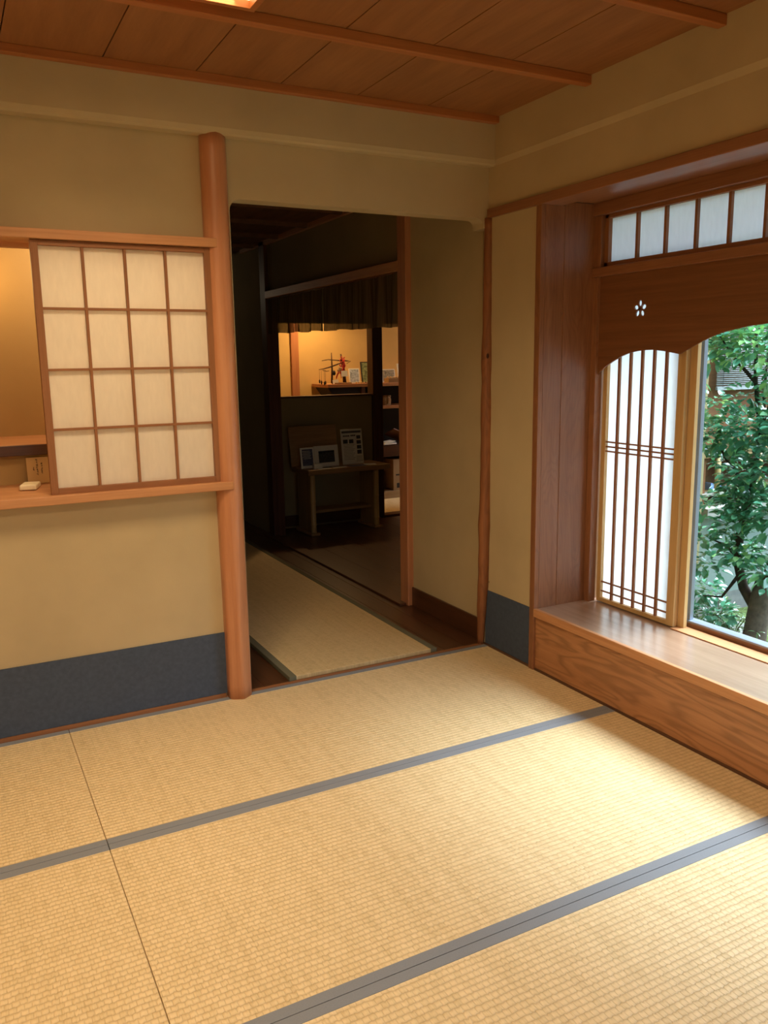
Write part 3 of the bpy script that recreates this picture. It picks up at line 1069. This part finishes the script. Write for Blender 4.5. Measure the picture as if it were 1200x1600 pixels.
def tl(x, y, z):
    return tuple(TM @ Vector((x, y, z)))


obj('tabletop', tbox(-0.375, 0.395, -0.17, 0.17, 0.505, 0.548), 'table', tb, bevel=0.004)
for sx, nm in ((-0.325, 0), (0.275, 1)):
    lg = obj('leg_panel', tbox(sx - 0.012, sx + 0.018, -0.11, 0.14, 0.0, 0.505), 'table_z', tb, bevel=0.003)
    mb = MB()
    P, R2 = [], []
    for z, r in ((0, .026), (.06, .0235), (.085, .0235), (.09, .0265), (.096, .0235), (.24, .0225), (.275, .0225), (.28, .0255), (.286, .0225), (.46, .022), (.505, .022)):
        P.append(tl(sx + 0.003, -0.125, z))
        R2.append(r)
    mb.tube(P, R2, 14)
    obj('bamboo_pole', mb, 'bamboo', lg)
    obj('foot', tbox(sx - 0.035, sx + 0.045, -0.165, 0.15, 0.0, 0.022), 'table', lg, bevel=0.004)
obj('shelf', tbox(-0.31, 0.265, -0.06, 0.12, 0.168, 0.19), 'table', tb, bevel=0.003)
# board leaning behind the things on the table
bd = MB().obox(TM @ Matrix.Translation((-0.175, 0.145, 0.548 + 0.168)) @ Matrix.Rotation(math.radians(-7), 4, 'X'), 0.44, 0.012, 0.335)
tag(obj('wooden_board', bd, 'table', origin=tl(-0.175, 0.13, 0.548), bevel=0.003), 'plain wooden board leaning on the wall behind the two small frames on the table', 'board')


def framed(name, cx, cy, w, h, tilt, label, cat, frame, inner, border, thick=0.010, rotz=0.0):
    base = tl(cx, cy, 0.5485)
    t = thing(name, base, label, cat)
    m0 = TM @ Matrix.Translation((cx, cy, 0.5485)) @ Matrix.Rotation(rotz, 4, 'Z') @ Matrix.Rotation(-tilt, 4, 'X') @ Matrix.Translation((0, 0, h / 2))
    obj('mount', MB().obox(m0, w, thick, h), frame, t, bevel=0.0015)
    return t, m0


t, m0 = framed('small_frame', -0.315, -0.04, 0.125, 0.172, 0.16, 'small upright framed notice at the left end of the table', 'picture frame', 'white', None, 0.02)
obj('print', MB().obox(m0 @ Matrix.Translation((0.0, -0.0056, 0.004)), 0.096, 0.001, 0.136), 'bluegrey', t)
mb = MB()
for i in range(6):
    mb.obox(m0 @ Matrix.Translation((-0.01 + 0.006 * (i % 2), -0.0066, 0.055 - i * 0.012)), 0.07, 0.0006, 0.003)
obj('text_lines', mb, 'white', t)
t, m0 = framed('photo_frame', -0.135, -0.03, 0.228, 0.178, 0.14, 'landscape photo in a white mount standing mid-table', 'picture frame', 'white', None, 0.03, rotz=0.05)
obj('photo', MB().obox(m0 @ Matrix.Translation((0.0, -0.0056, -0.004)), 0.150, 0.001, 0.098), 'photo', t)
obj('photo_roof', MB().obox(m0 @ Matrix.Translation((0.0, -0.0064, 0.036)), 0.150, 0.0008, 0.010).obox(m0 @ Matrix.Translation((-0.055, -0.0064, 0.028)), 0.03, 0.0008, 0.008), 'ink', t)
t, m0 = framed('poster_stand', 0.125, -0.01, 0.205, 0.300, 0.13, 'tall printed notice sheet with small pictures standing at the right of the table', 'poster', 'white', None, 0.02, thick=0.004)
mb = MB().obox(m0 @ Matrix.Translation((0.0, -0.0026, 0.125)), 0.185, 0.0008, 0.018)
obj('header_band', mb, 'greyink', t)
mb = MB()
for i in range(4):
    mb.obox(m0 @ Matrix.Translation((-0.075 + i * 0.016, -0.0026, 0.092)), 0.012, 0.0008, 0.011)
for i in range(3):
    mb.obox(m0 @ Matrix.Translation((-0.002 + i * 0.016, -0.0026, 0.094)), 0.013, 0.0008, 0.011)
obj('title_text', mb, 'ink', t)
for px_, pz_, w_, h_ in ((-0.062, 0.045, 0.044, 0.034), (-0.006, 0.045, 0.042, 0.034), (0.066, 0.078, 0.038, 0.030), (0.066, 0.036, 0.042, 0.032), (0.066, -0.006, 0.042, 0.032), (0.066, -0.048, 0.042, 0.034)):
    obj('small_picture', MB().obox(m0 @ Matrix.Translation((px_, -0.0026, pz_)), w_, 0.0008, h_), 'photo', t)
mb = MB()
for i in range(11):
    mb.obox(m0 @ Matrix.Translation((-0.030 - 0.004 * (i % 3), -0.0026, 0.018 - i * 0.0125)), 0.108 - 0.01 * (i % 3), 0.0006, 0.0028)
for i in range(5):
    mb.obox(m0 @ Matrix.Translation((0.062, -0.0026, -0.084 - i * 0.0105)), 0.06, 0.0006, 0.0028)
obj('text_lines', mb, 'greyink', t)

# loose sheets and leaflet box on the table
for (cx, cy, w, h, rz, m, lab) in (
        (-0.215, -0.135, 0.12, 0.05, 0.1, 'white', 'white leaflet lying at the front left of the table, before the landscape photo'),
        (-0.07, -0.125, 0.12, 0.06, -0.15, 'white', 'white leaflet lying at the middle front of the table'),
        (0.10, -0.120, 0.15, 0.07, 0.12, 'bluegrey', 'grey printed sheet lying before the tall notice sheet'),
        (0.235, -0.10, 0.10, 0.08, -0.3, 'white', 'pale sheet lying at the right end of the table')):
    p = TM @ Matrix.Translation((cx, cy, 0.5497)) @ Matrix.Rotation(rz, 4, 'Z')
    o = obj('leaflet', MB().obox(p, w, h, 0.002), m, origin=tl(cx, cy, 0.5485))
    tag(o, lab, 'leaflet', 'leaflets on the side table')
p = TM @ Matrix.Translation((-0.262, -0.105, 0.5485 + 0.021)) @ Matrix.Rotation(0.05, 4, 'Z')
tag(obj('card_box', MB().obox(p, 0.075, 0.03, 0.042), 'white', origin=tl(-0.262, -0.105, 0.5485), bevel=0.001),
    'small pale card holder in front of the small upright notice', 'card holder')

# ================================================================= SHOP: shelf unit and goods
SY = 4.18
su = thing('shelf_unit', (1.95, 4.38, -0.002), 'dark open shelf unit against the lit shop wall, seen past the near-black post', 'shelf unit')
obj('top_board', MB().box(1.03, 2.80, SY, 4.59, 1.157, 1.190), 'hinoki_x', su, bevel=0.003)
obj('back_panel', MB().box(1.42, 2.80, 4.54, 4.58, 0.07, 1.157), 'black', su)
obj('shelf', MB().box(1.42, 2.80, SY + 0.01, 4.54, 0.930, 0.960), 'hinoki_x', su, bevel=0.002)
obj('cabinet_front', MB().box(1.42, 2.80, SY + 0.01, 4.54, 0.436, 0.552), 'dark_x', su, bevel=0.002)
obj('plinth', MB().box(1.42, 2.80, SY + 0.01, 4.54, -0.002, 0.074), 'table', su, bevel=0.002)
obj('side_panel', MB().box(1.40, 1.44, SY + 0.01, 4.54, 0.0, 1.157), 'dark_z', su, bevel=0.002)
obj('side_panel', MB().box(2.76, 2.80, SY + 0.01, 4.54, 0.0, 1.157), 'dark_z', su, bevel=0.002)
mb = MB().prism([(1.04, 1.157), (1.42, 1.157), (1.42, 1.02), (1.10, 1.075)][::-1], 'y', SY + 0.03, SY + 0.34)
obj('corner_bracket', mb, 'black', su)
tag(obj('storage_box', MB().box(1.46, 1.60, SY + 0.05, 4.45, 0.074, 0.41), 'table', origin=(1.53, 4.3, 0.074), bevel=0.004), 'narrow brown box in the lower shelf, left, beside the near-black post', 'box', 'boxes in the lower shelf')
kb = thing('storage_box', (1.90, 4.3, 0.074), 'kraft box with dark slots in the lower shelf, right', 'box', 'boxes in the lower shelf')
obj('box_body', MB().box(1.76, 2.06, SY + 0.03, 4.45, 0.074, 0.40), 'cardboard', kb, bevel=0.003)
obj('slot', MB().box(1.79, 1.95, SY + 0.027, SY + 0.031, 0.23, 0.245), 'black', kb)
obj('label_patch', MB().box(1.80, 1.88, SY + 0.027, SY + 0.031, 0.10, 0.15), 'black', kb)

# basket
bk = thing('woven_basket', (1.72, 4.30, 0.960), 'small pale woven basket on the middle shelf', 'basket')
mb = MB()
for j in range(7):
    z = 0.966 + j * 0.0125
    r = 0.052 + 0.006 * math.sin(j / 6 * PI)
    mb.tube([(1.722 + r * math.cos(a * PI / 10), 4.30 + r * math.sin(a * PI / 10), z) for a in range(21)], 0.0062, 6)
obj('weave', mb, 'basketry', bk)
mb = MB().tube([(1.722, 4.30, 0.961), (1.722, 4.30, 0.968)], 0.050, 20)
obj('base', mb, 'basketry', bk)
obj('rim', MB().tube([(1.722 + 0.055 * math.cos(a * PI / 10), 4.30 + 0.055 * math.sin(a * PI / 10), 1.052) for a in range(21)], 0.008, 6), 'cardboard', bk)
# books / folders lower shelf
m = Matrix.Translation((1.71, 4.24, 0.568)) @ Matrix.Rotation(0.1, 4, 'Z')
tag(obj('paper_stack', MB().obox(m, 0.15, 0.12, 0.014).obox(m @ Matrix.Translation((0.005, 0, 0.018)) @ Matrix.Rotation(-0.1, 4, 'Y'), 0.12, 0.11, 0.010), 'white', origin=(1.71, 4.24, 0.553), bevel=0.001),
    'bright white paper stack on the thick lower shelf board', 'papers')
m = Matrix.Translation((1.90, 4.33, 0.63)) @ Matrix.Rotation(0.42, 4, 'Y') @ Matrix.Rotation(-0.45, 4, 'X')
bf = thing('folder', (1.90, 4.33, 0.553), 'red-brown folder propped at a slant behind the white paper stack', 'folder')
obj('cover', MB().obox(m, 0.26, 0.17, 0.012), 'red_x', bf, bevel=0.001)
obj('pages', MB().obox(m @ Matrix.Translation((0.0, 0, 0.009)), 0.24, 0.155, 0.006), 'cardboard', bf)

# framed prints on the top board
for (cx, cy, w, h, rz, mm, fr, lab) in (
        (1.385, 4.31, 0.115, 0.150, -0.12, 'picture_b', 'white', 'small blue and white print in a pale frame, right of the twig ornament'),
        (1.565, 4.33, 0.175, 0.215, -0.06, 'picture_a', 'black', 'green and gold picture half hidden behind the near-black post'),
        (1.815, 4.38, 0.155, 0.135, 0.0, 'picture_c', 'white', 'wide brown and green print right of the near-black post'),
        (1.975, 4.36, 0.120, 0.190, 0.08, 'picture_b', 'white', 'tall pale print farthest right on the top board')):
    t = thing('picture_frame', (cx, cy, 1.190), lab, 'picture frame', 'prints on the shop top board')
    m0 = Matrix.Translation((cx, cy, 1.191)) @ Matrix.Rotation(rz, 4, 'Z') @ Matrix.Rotation(-0.2, 4, 'X') @ Matrix.Translation((0, 0, h / 2))
    obj('frame', MB().obox(m0, w, 0.012, h), fr, t, bevel=0.002)
    obj('print', MB().obox(m0 @ Matrix.Translation((0, -0.0068, 0)), w - 0.022, 0.002, h - 0.022), mm, t)
# shallow tray with small goods right of the post
tray = thing('goods_tray', (1.88, 4.25, 1.190), 'shallow tray of small trinkets before the wide print', 'tray')
obj('tray_body', MB().box(1.72, 2.06, SY + 0.03, SY + 0.13, 1.190, 1.235), 'table', tray, bevel=0.003)
mb = MB()
for i in range(10):
    mb.ball((1.735 + i * 0.034, SY + 0.08 + rn.uniform(-.02, .02), 1.241), 0.013, (1, 1, 0.8), 8, 6)
obj('trinkets', mb, 'basketry', tray)
# ornament: twigs on two stakes with red cords, dark hanging drops, cards
tg = thing('twig_ornament', (1.17, 4.25, 1.190), 'twig rack on two stakes with red cord flowers and hanging dark pods', 'ornament')
tg.scale = (1.12, 1.0, 1.36)
mb = MB()
mb.tube([(1.115, 4.26, 1.195), (1.120, 4.26, 1.30), (1.117, 4.26, 1.415)], [0.010, 0.008, 0.004], 8)
obj('stake', mb, 'twig', tg)
mb = MB().tube([(1.245, 4.27, 1.195), (1.235, 4.27, 1.29), (1.212, 4.27, 1.405)], [0.018, 0.014, 0.007], 8)
obj('stake', mb, 'twig', tg)
obj('twig', MB().tube([(1.02, 4.25, 1.358), (1.08, 4.25, 1.366), (1.16, 4.25, 1.360), (1.26, 4.25, 1.355), (1.30, 4.25, 1.352), (1.26, 4.25, 1.336)], [0.002, 0.003, 0.004, 0.005, 0.004, 0.002], 7), 'twig', tg)
obj('twig', MB().tube([(0.985, 4.24, 1.296), (1.03, 4.24, 1.300), (1.09, 4.24, 1.312), (1.16, 4.24, 1.33), (1.22, 4.24, 1.345)], [0.002, 0.004, 0.005, 0.005, 0.003], 7), 'twig', tg)
obj('twig', MB().tube([(1.02, 4.24, 1.29), (1.06, 4.24, 1.283), (1.085, 4.24, 1.285)], [0.002, 0.003, 0.002], 6), 'twig', tg)
for dx, dz, dy in ((0.99, 1.22, 0), (1.012, 1.212, .01), (1.032, 1.205, -.01), (1.05, 1.21, .01)):
    obj('hanging_pod', MB().tube([(dx, 4.24 + dy, 1.294), (dx, 4.24 + dy, dz)], 0.0012, 5).ball((dx, 4.24 + dy, dz - 0.008), 0.010, (0.8, 0.8, 1.5), 8, 6), 'black', tg)
obj('dark_pod', MB().ball((1.125, 4.23, 1.27), 0.018, (0.9, 0.8, 1.0), 10, 8), 'black', tg)
mb = MB()
for i in range(30):
    a, b = rn.uniform(0, 2 * PI), rn.uniform(0.01, 0.042)
    c = (1.215 + b * math.cos(a) * 0.8, 4.245, 1.325 + b * math.sin(a) * 1.3)
    mb.tube([c, (c[0] + rn.uniform(-.02, .02), 4.24, c[2] + rn.uniform(-.03, .03))], 0.004, 6)
for i in range(8):
    mb.tube([(1.20 + rn.uniform(-.02, .02), 4.24, 1.31), (1.175 + rn.uniform(-.03, .06), 4.235, 1.245 + rn.uniform(-.02, .02))], 0.003, 6)
obj('red_cord', mb, 'red', tg)
mb = MB()
for i in range(5):
    mb.ball((1.185 + rn.uniform(-.02, .02), 4.225, 1.285 + rn.uniform(-.02, .02)), 0.011, (1, .6, 1), 8, 6)
obj('paper_flower', mb, 'basketry', tg)
for (cx, cz, w, h, rz) in ((1.222, 1.285, 0.062, 0.042, 0.0), (1.135, 1.222, 0.056, 0.034, -0.1)):
    m0 = Matrix.Translation((cx, 4.218, cz - h / 2)) @ Matrix.Rotation(rz, 4, 'Y') @ Matrix.Rotation(-0.15, 4, 'X')
    obj('price_card', MB().obox(m0, w, 0.002, h), 'white', tg)
tag(obj('wooden_tray', MB().box(1.12, 1.30, 4.20, 4.29, 1.1905, 1.204), 'table', origin=(1.21, 4.25, 1.19), bevel=0.003), 'low wooden tray under the twig ornament', 'tray')
mb = MB()
for i in range(7):
    mb.ball((1.36 + i * 0.028, 4.215 + rn.uniform(-.01, .01), 1.199), 0.010, (1.2, 1, 0.8), 8, 6)
tag(obj('small_trinkets', mb, 'basketry', origin=(1.42, 4.21, 1.19)), 'row of tiny pale trinkets before the blue and white print', 'trinkets', kind='stuff')

struct('trim_70', MB().box(-4.5, 1.0, -5.7, ROOM_B - 0.1, 2.0, 2.06), 'outwood')  # unseen eave board added outside the rear doorway to block high sky light
struct('floor.006', MB().box(-4.5, 1.0, -8.0, ROOM_B - 0.1, -0.45, -0.40), 'moss')  # unseen ground added outside, stops sky light coming up from below
# ================================================================= COURTYARD
struct('floor.005', MB().box(0.46, 6.0, -5.0, 0.85, -0.75, -0.50), 'moss')
gy = 0.85
mb = MB()
mb.box(0.46, 6.0, gy, gy + 0.07, -0.345, 0.262)      # pale green plaster
mb.box(0.46, 2.20, gy, gy + 0.07, 0.262, 2.5)
obj('wall_garden_back', mb, 'plaster_out')['kind'] = 'structure'
obj('wall_garden_plinth', MB().box(0.46, 6.0, gy - 0.001, gy + 0.07, -0.60, -0.345), 'stone')['kind'] = 'structure'
mb = MB()
mb.box(2.20, 6.0, gy, gy + 0.05, 0.737, 2.5)
mb.box(2.20, 2.50, gy, gy + 0.05, 0.262, 0.737)
mb.box(3.65, 6.0, gy, gy + 0.05, 0.262, 0.737)
mb.box(2.42, 6.0, gy + 0.6, gy + 0.66, 0.2, 2.5)
mb.box(2.42, 3.7, gy + 0.05, gy + 0.6, 0.20, 0.262)
obj('wall_garden_boards', mb, 'outwood')['kind'] = 'structure'
obj('ceiling.005', MB().box(2.42, 6.0, gy, gy + 0.66, 2.5, 2.55), 'outwood')['kind'] = 'structure'
obj('wall_garden_right', MB().box(5.0, 5.1, -5.0, gy, -0.6, 1.3), 'plaster_out')['kind'] = 'structure'
obj('trim_60', MB().box(2.44, 3.9, gy - 0.035, gy + 0.03, 0.695, 0.737), 'table')['kind'] = 'structure'
obj('trim_61', MB().box(2.44, 3.9, gy - 0.09, gy + 0.05, 0.27, 0.335), 'outgrey')['kind'] = 'structure'
obj('trim_62', MB().box(2.44, 3.9, gy - 0.03, gy + 0.05, 0.415, 0.432), 'outgrey')['kind'] = 'structure'
obj('trim_63', MB().box(2.86, 3.06, gy - 0.05, gy, 0.752, 0.795), 'orange')['kind'] = 'structure'
for x_, lab in ((2.60, 'pale bamboo post left, under the bench beam seen through the shrub'), (3.045, 'pale bamboo post right, under the bench beam seen through the shrub')):
    tag(obj('bamboo_post', MB().tube([(x_, gy - 0.02, 0.432), (x_, gy - 0.02, 0.56), (x_, gy - 0.02, 0.564), (x_, gy - 0.02, 0.695)], [0.021, 0.020, 0.022, 0.020], 12), 'bamboo', origin=(x_, gy - 0.02, 0.432)), lab, 'post', 'bamboo posts across the courtyard')
mb = MB().prism([(2.655, 0.432), (2.80, 0.432), (2.77, 0.455), (2.72, 0.475), (2.655, 0.485)], 'y', gy + 0.08, gy + 0.2)
tag(obj('blue_cushion', mb, 'blue', origin=(2.72, gy + 0.14, 0.432)), 'pale blue cloth patch on the bench behind the shrub', 'cloth')
obj('trim_64', MB().box(2.5, 3.65, gy + 0.05, gy + 0.6, 0.40, 0.431), 'table')['kind'] = 'structure'
# reed blind
rb = thing('reed_blind', (3.1, gy - 0.05, 1.18), 'grey hanging reed blind on the brown wall across the courtyard', 'blind')
mb = MB()
z = 1.195
while z < 2.12:
    dy = rn.uniform(-.0015, .0015)
    mb.tube([(2.50, gy - 0.05 + dy, z + rn.uniform(-.001, .001)), (3.95, gy - 0.05 + dy, z + 0.004)], 0.0042, 5)
    z += 0.0135
obj('reeds', mb, 'blind', rb)
mb = MB()
for x_ in (2.56, 2.9, 3.25, 3.6, 3.9):
    mb.tube([(x_, gy - 0.056, 1.18), (x_, gy - 0.056, 2.12)], 0.0015, 4)
obj('binding_cord', mb, 'ink', rb)
obj('bottom_batten', MB().box(2.50, 3.95, gy - 0.06, gy - 0.042, 1.172, 1.192), 'blind', rb)
obj('top_batten', MB().box(2.50, 3.95, gy - 0.06, gy - 0.0, 2.115, 2.145), 'blind', rb)


# camellia: trunk, branches, foliage
cm = thing('camellia_shrub', (2.02, -0.02, -0.5), 'dense glossy-leaved camellia shrub with forked grey trunk outside the bay window', 'shrub')
rt = random.Random(21)
TRX, TRY = 2.02, 0.005
obj('trunk', MB().tube([(TRX, TRY, -0.52), (TRX, TRY, -0.42), (TRX + .01, TRY - .01, -0.25), (TRX + .02, TRY - 0.02, -0.08), (TRX + .05, TRY - .03, 0.08)], [0.105, 0.078, 0.068, 0.062, 0.055], 14), 'trunk', cm)
branches = [
    [(TRX + .02, TRY, -0.15), (TRX, TRY + .09, -0.02), (TRX - .02, TRY + .13, 0.14), (TRX, TRY + .14, 0.34), (TRX + .03, TRY + .10, 0.6), (TRX + .02, TRY + .06, 0.95), (TRX, TRY + .10, 1.25), (TRX + .02, TRY + .14, 1.6)],
    [(TRX + .05, TRY - .03, 0.05), (TRX + .06, TRY - .10, 0.35), (TRX + .05, TRY - .12, 0.7), (TRX + .02, TRY - .15, 1.05), (TRX + .04, TRY - .22, 1.6)],
    [(TRX, TRY + .13, 0.16), (TRX - .05, TRY + .22, 0.24), (TRX - .02, TRY + .36, 0.25)],
    [(TRX + .0, TRY + .10, 0.60), (TRX - .05, TRY + .24, 0.78), (TRX - .05, TRY + .36, 0.95)],
    [(TRX + .02, TRY + .07, 0.95), (TRX - .03, TRY - .04, 1.15), (TRX - .05, TRY - .18, 1.35)],
    [(TRX + .05, TRY - .10, 0.35), (TRX - .1, TRY - .3, 0.5), (TRX - .2, TRY - .5, 0.75)],
    [(TRX + .05, TRY - .12, 0.7), (TRX + .2, TRY - .35, 0.95), (TRX + .3, TRY - .6, 1.3)],
    [(TRX + .02, TRY + .05, 1.0), (TRX + .15, TRY + .15, 1.3), (TRX + .25, TRY + .2, 1.65)],
    [(TRX, TRY + .10, 1.25), (TRX - .06, TRY + .22, 1.4), (TRX - .08, TRY + .33, 1.55)],
    [(TRX - .02, TRY + .12, 0.05), (TRX - .06, TRY + .2, -0.1), (TRX - .08, TRY + .34, -0.12)],
]
for ib, b in enumerate(branches):
    r0 = 0.034 if ib == 0 else (0.030 if ib == 1 else 0.013)
    obj('branch', MB().tube(b, [r0 * (1 - 0.75 * i / (len(b) - 1)) for i in range(len(b))], 8), 'stem', cm)


def leaf_mesh(clusters, L, Wd, rnd, name, parent, mat, droop=0.3):
    """clusters: (centre, radius, count). each leaf: 3x2 folded, curved oval with pointed tip"""
    vs, fs, tint = [], [], []
    for c, r, cnt, tone in clusters:
        c = Vector(c)
        for _ in range(cnt):
            d = Vector((rnd.gauss(0, 1), rnd.gauss(0, 1), rnd.gauss(0, 1)))
            d.normalize()
            p = c + Vector((d.x * r[0], d.y * r[1], d.z * r[2])) * (rnd.random() ** 0.45)
            out = Vector((d.x, d.y, d.z * 0.4 - droop * rnd.random() + 0.1)).normalized()
            out = (out + Vector((rnd.uniform(-.5, .5), rnd.uniform(-.5, .5), rnd.uniform(-.3, .2)))).normalized()
            up = Vector((rnd.uniform(-.5, .5), rnd.uniform(-.5, .5), 1.0))
            side = out.cross(up)
            if side.length < 0.05:
                continue
            side.normalize()
            nrm = side.cross(out).normalized()
            l = L * rnd.uniform(.7, 1.15)
            w = Wd * rnd.uniform(.8, 1.1) * l / L
            b0 = len(vs)
            prof_ = ((0.0, 0.0, 0.0), (0.22, 0.36, 0.02), (0.5, 0.5, 0.03), (0.78, 0.32, -0.02), (1.0, 0.0, -0.10))
            curl = rnd.uniform(0.5, 1.6)
            for t, hw, zz in prof_:
                base = p + out * (l * t) + nrm * (l * zz * curl)
                if hw == 0:
                    vs.append(base)
                else:
                    fold = nrm * (w * hw * 0.22)
                    vs.append(base - side * (w * hw) + fold)
                    vs.append(base)
                    vs.append(base + side * (w * hw) + fold)
            # idx: 0 | 1 2 3 | 4 5 6 | 7 8 9 | 10
            q = [(0, 2, 1), (0, 3, 2), (1, 2, 5, 4), (2, 3, 6, 5), (4, 5, 8, 7), (5, 6, 9, 8), (7, 8, 10), (8, 9, 10)]
            fs += [[i + b0 for i in f] for f in q]
            tv = min(1, max(0, rnd.gauss(0.34 + tone, 0.22)))
            if rnd.random() < 0.06:
                tv = min(1, tv + 0.5)
            tint += [tv] * 11
    wo = Vector(parent['_wo'])
    me = bpy.data.meshes.new(name)
    me.from_pydata([tuple(v - wo) for v in vs], [], fs)
    me.materials.append(M[mat])
    me.polygons.foreach_set('use_smooth', [True] * len(me.polygons))
    at = me.attributes.new('tint', 'FLOAT', 'POINT')
    at.data.foreach_set('value', tint)
    o = bpy.data.objects.new(name, me)
    COL.objects.link(o)
    o.parent = parent
    return o


cl = []


def C(x, y, z, r, nl, tone=0.0, sq=0.8):
    cl.append(((TRX + x, TRY + y, z), (r, r, r * sq), nl, tone))


# lower sprays, left gaps kept open
C(-0.05, 0.40, 0.27, 0.10, 55, -.1); C(-0.08, 0.30, 0.10, 0.10, 60, -.15); C(-0.02, 0.38, -0.10, 0.12, 80, -.15, .6)
C(-0.10, 0.20, -0.20, 0.13, 90, -.1, .5); C(-0.02, 0.14, 0.28, 0.12, 80, 0); C(-0.12, 0.02, 0.22, 0.12, 80, .05, .6)
C(0.0, -0.05, 0.12, 0.10, 55, .1, .6); C(-0.10, -0.16, 0.14, 0.14, 80, .05, .7)
# middle mass
C(-0.05, 0.40, 0.50, 0.10, 50, 0); C(0.0, 0.16, 0.56, 0.11, 110, -.05); C(-0.02, 0.22, 0.36, 0.10, 70, -.05); C(-0.08, 0.05, 0.52, 0.16, 200, -.05)
C(-0.05, -0.12, 0.48, 0.18, 200, -.1); C(0.0, 0.30, 0.76, 0.07, 30, 0); C(-0.08, 0.10, 0.70, 0.13, 110, .0)
C(-0.10, -0.08, 0.78, 0.17, 160, 0); C(-0.10, -0.35, 0.60, 0.25, 260, 0)
C(-0.04, 0.36, 0.90, 0.14, 140, .05); C(-0.05, 0.20, 0.95, 0.16, 170, .05); C(-0.10, 0.02, 0.98, 0.17, 180, .05); C(-0.05, -0.20, 1.0, 0.20, 200, .05)
C(-0.02, 0.38, 1.12, 0.10, 50, .15); C(-0.05, 0.12, 1.16, 0.10, 50, .15)
# crown, lighter and looser
C(-0.06, 0.36, 1.44, 0.15, 150, .3); C(-0.05, 0.20, 1.50, 0.17, 190, .35); C(-0.08, 0.02, 1.48, 0.18, 190, .35)
C(-0.05, -0.12, 1.36, 0.16, 80, .2); C(0.05, -0.3, 1.45, 0.28, 260, .25); C(0.1, 0.1, 1.75, 0.30, 300, .25); C(0.0, -0.5, 1.1, 0.3, 320, .1)
C(0.0, -0.10, 1.22, 0.10, 40, .15); C(0.25, -0.5, 0.7, 0.3, 260, 0)
leaf_mesh(cl, 0.070, 0.044, rt, 'foliage', cm, 'leaf')

# fern and low plants at its foot
fn = thing('fern_clump', (1.95, 0.30, -0.5), 'low pale green fern clump at the foot of the camellia shrub', 'fern')
vs_cl = []
mbf = MB()
for i in range(46):
    a = rt.uniform(0, 2 * PI)
    L_ = rt.uniform(0.16, 0.30)
    cx0, cy0 = 1.98 + rt.uniform(-.10, .10), 0.27 + rt.uniform(-.16, .16)
    pts = []
    for q in range(6):
        t = q / 5
        pts.append((cx0 + math.cos(a) * L_ * t * 0.8, cy0 + math.sin(a) * L_ * t * 0.8, -0.5 + 0.27 * math.sin(t * 2.2) * L_ / 0.24))
    mbf.tube(pts, [0.004, 0.0035, 0.003, 0.0025, 0.002, 0.001], 4)
    for q in range(1, 6):
        vs_cl.append((pts[q], (0.012, 0.012, 0.008), 6, 0.1))
obj('frond_stem', mbf, 'stem', fn)
leaf_mesh(vs_cl, 0.045, 0.009, rt, 'frond_leaves', fn, 'fern', 0.1)
fn2 = thing('fern_clump', (2.35, -0.25, -0.5), 'yellow-green grass tuft right of the camellia trunk', 'grass tuft')
cl2 = [((2.35 + rt.uniform(-.15, .15), -0.25 + rt.uniform(-.2, .2), -0.42 + rt.uniform(0, .18)), (0.06, 0.06, 0.05), 24, 0.3) for _ in range(22)]
leaf_mesh(cl2, 0.07, 0.008, rt, 'blades', fn2, 'fern', -0.2)
# stepping stones
for (x_, y_, r_, lab) in ((1.75, 0.05, 0.14, 'flat grey stone in front of the camellia trunk'), (2.45, 0.55, 0.16, 'grey stone near the courtyard wall')):
    mb = MB().ball((x_, y_, -0.50), r_, (1.2, 0.9, 0.32), 14, 8)
    tag(obj('garden_stone', mb, 'stone', origin=(x_, y_, -0.5)), lab, 'stone', 'courtyard stones')

for o in scene.objects:
    if '_wo' in o:
        del o['_wo']
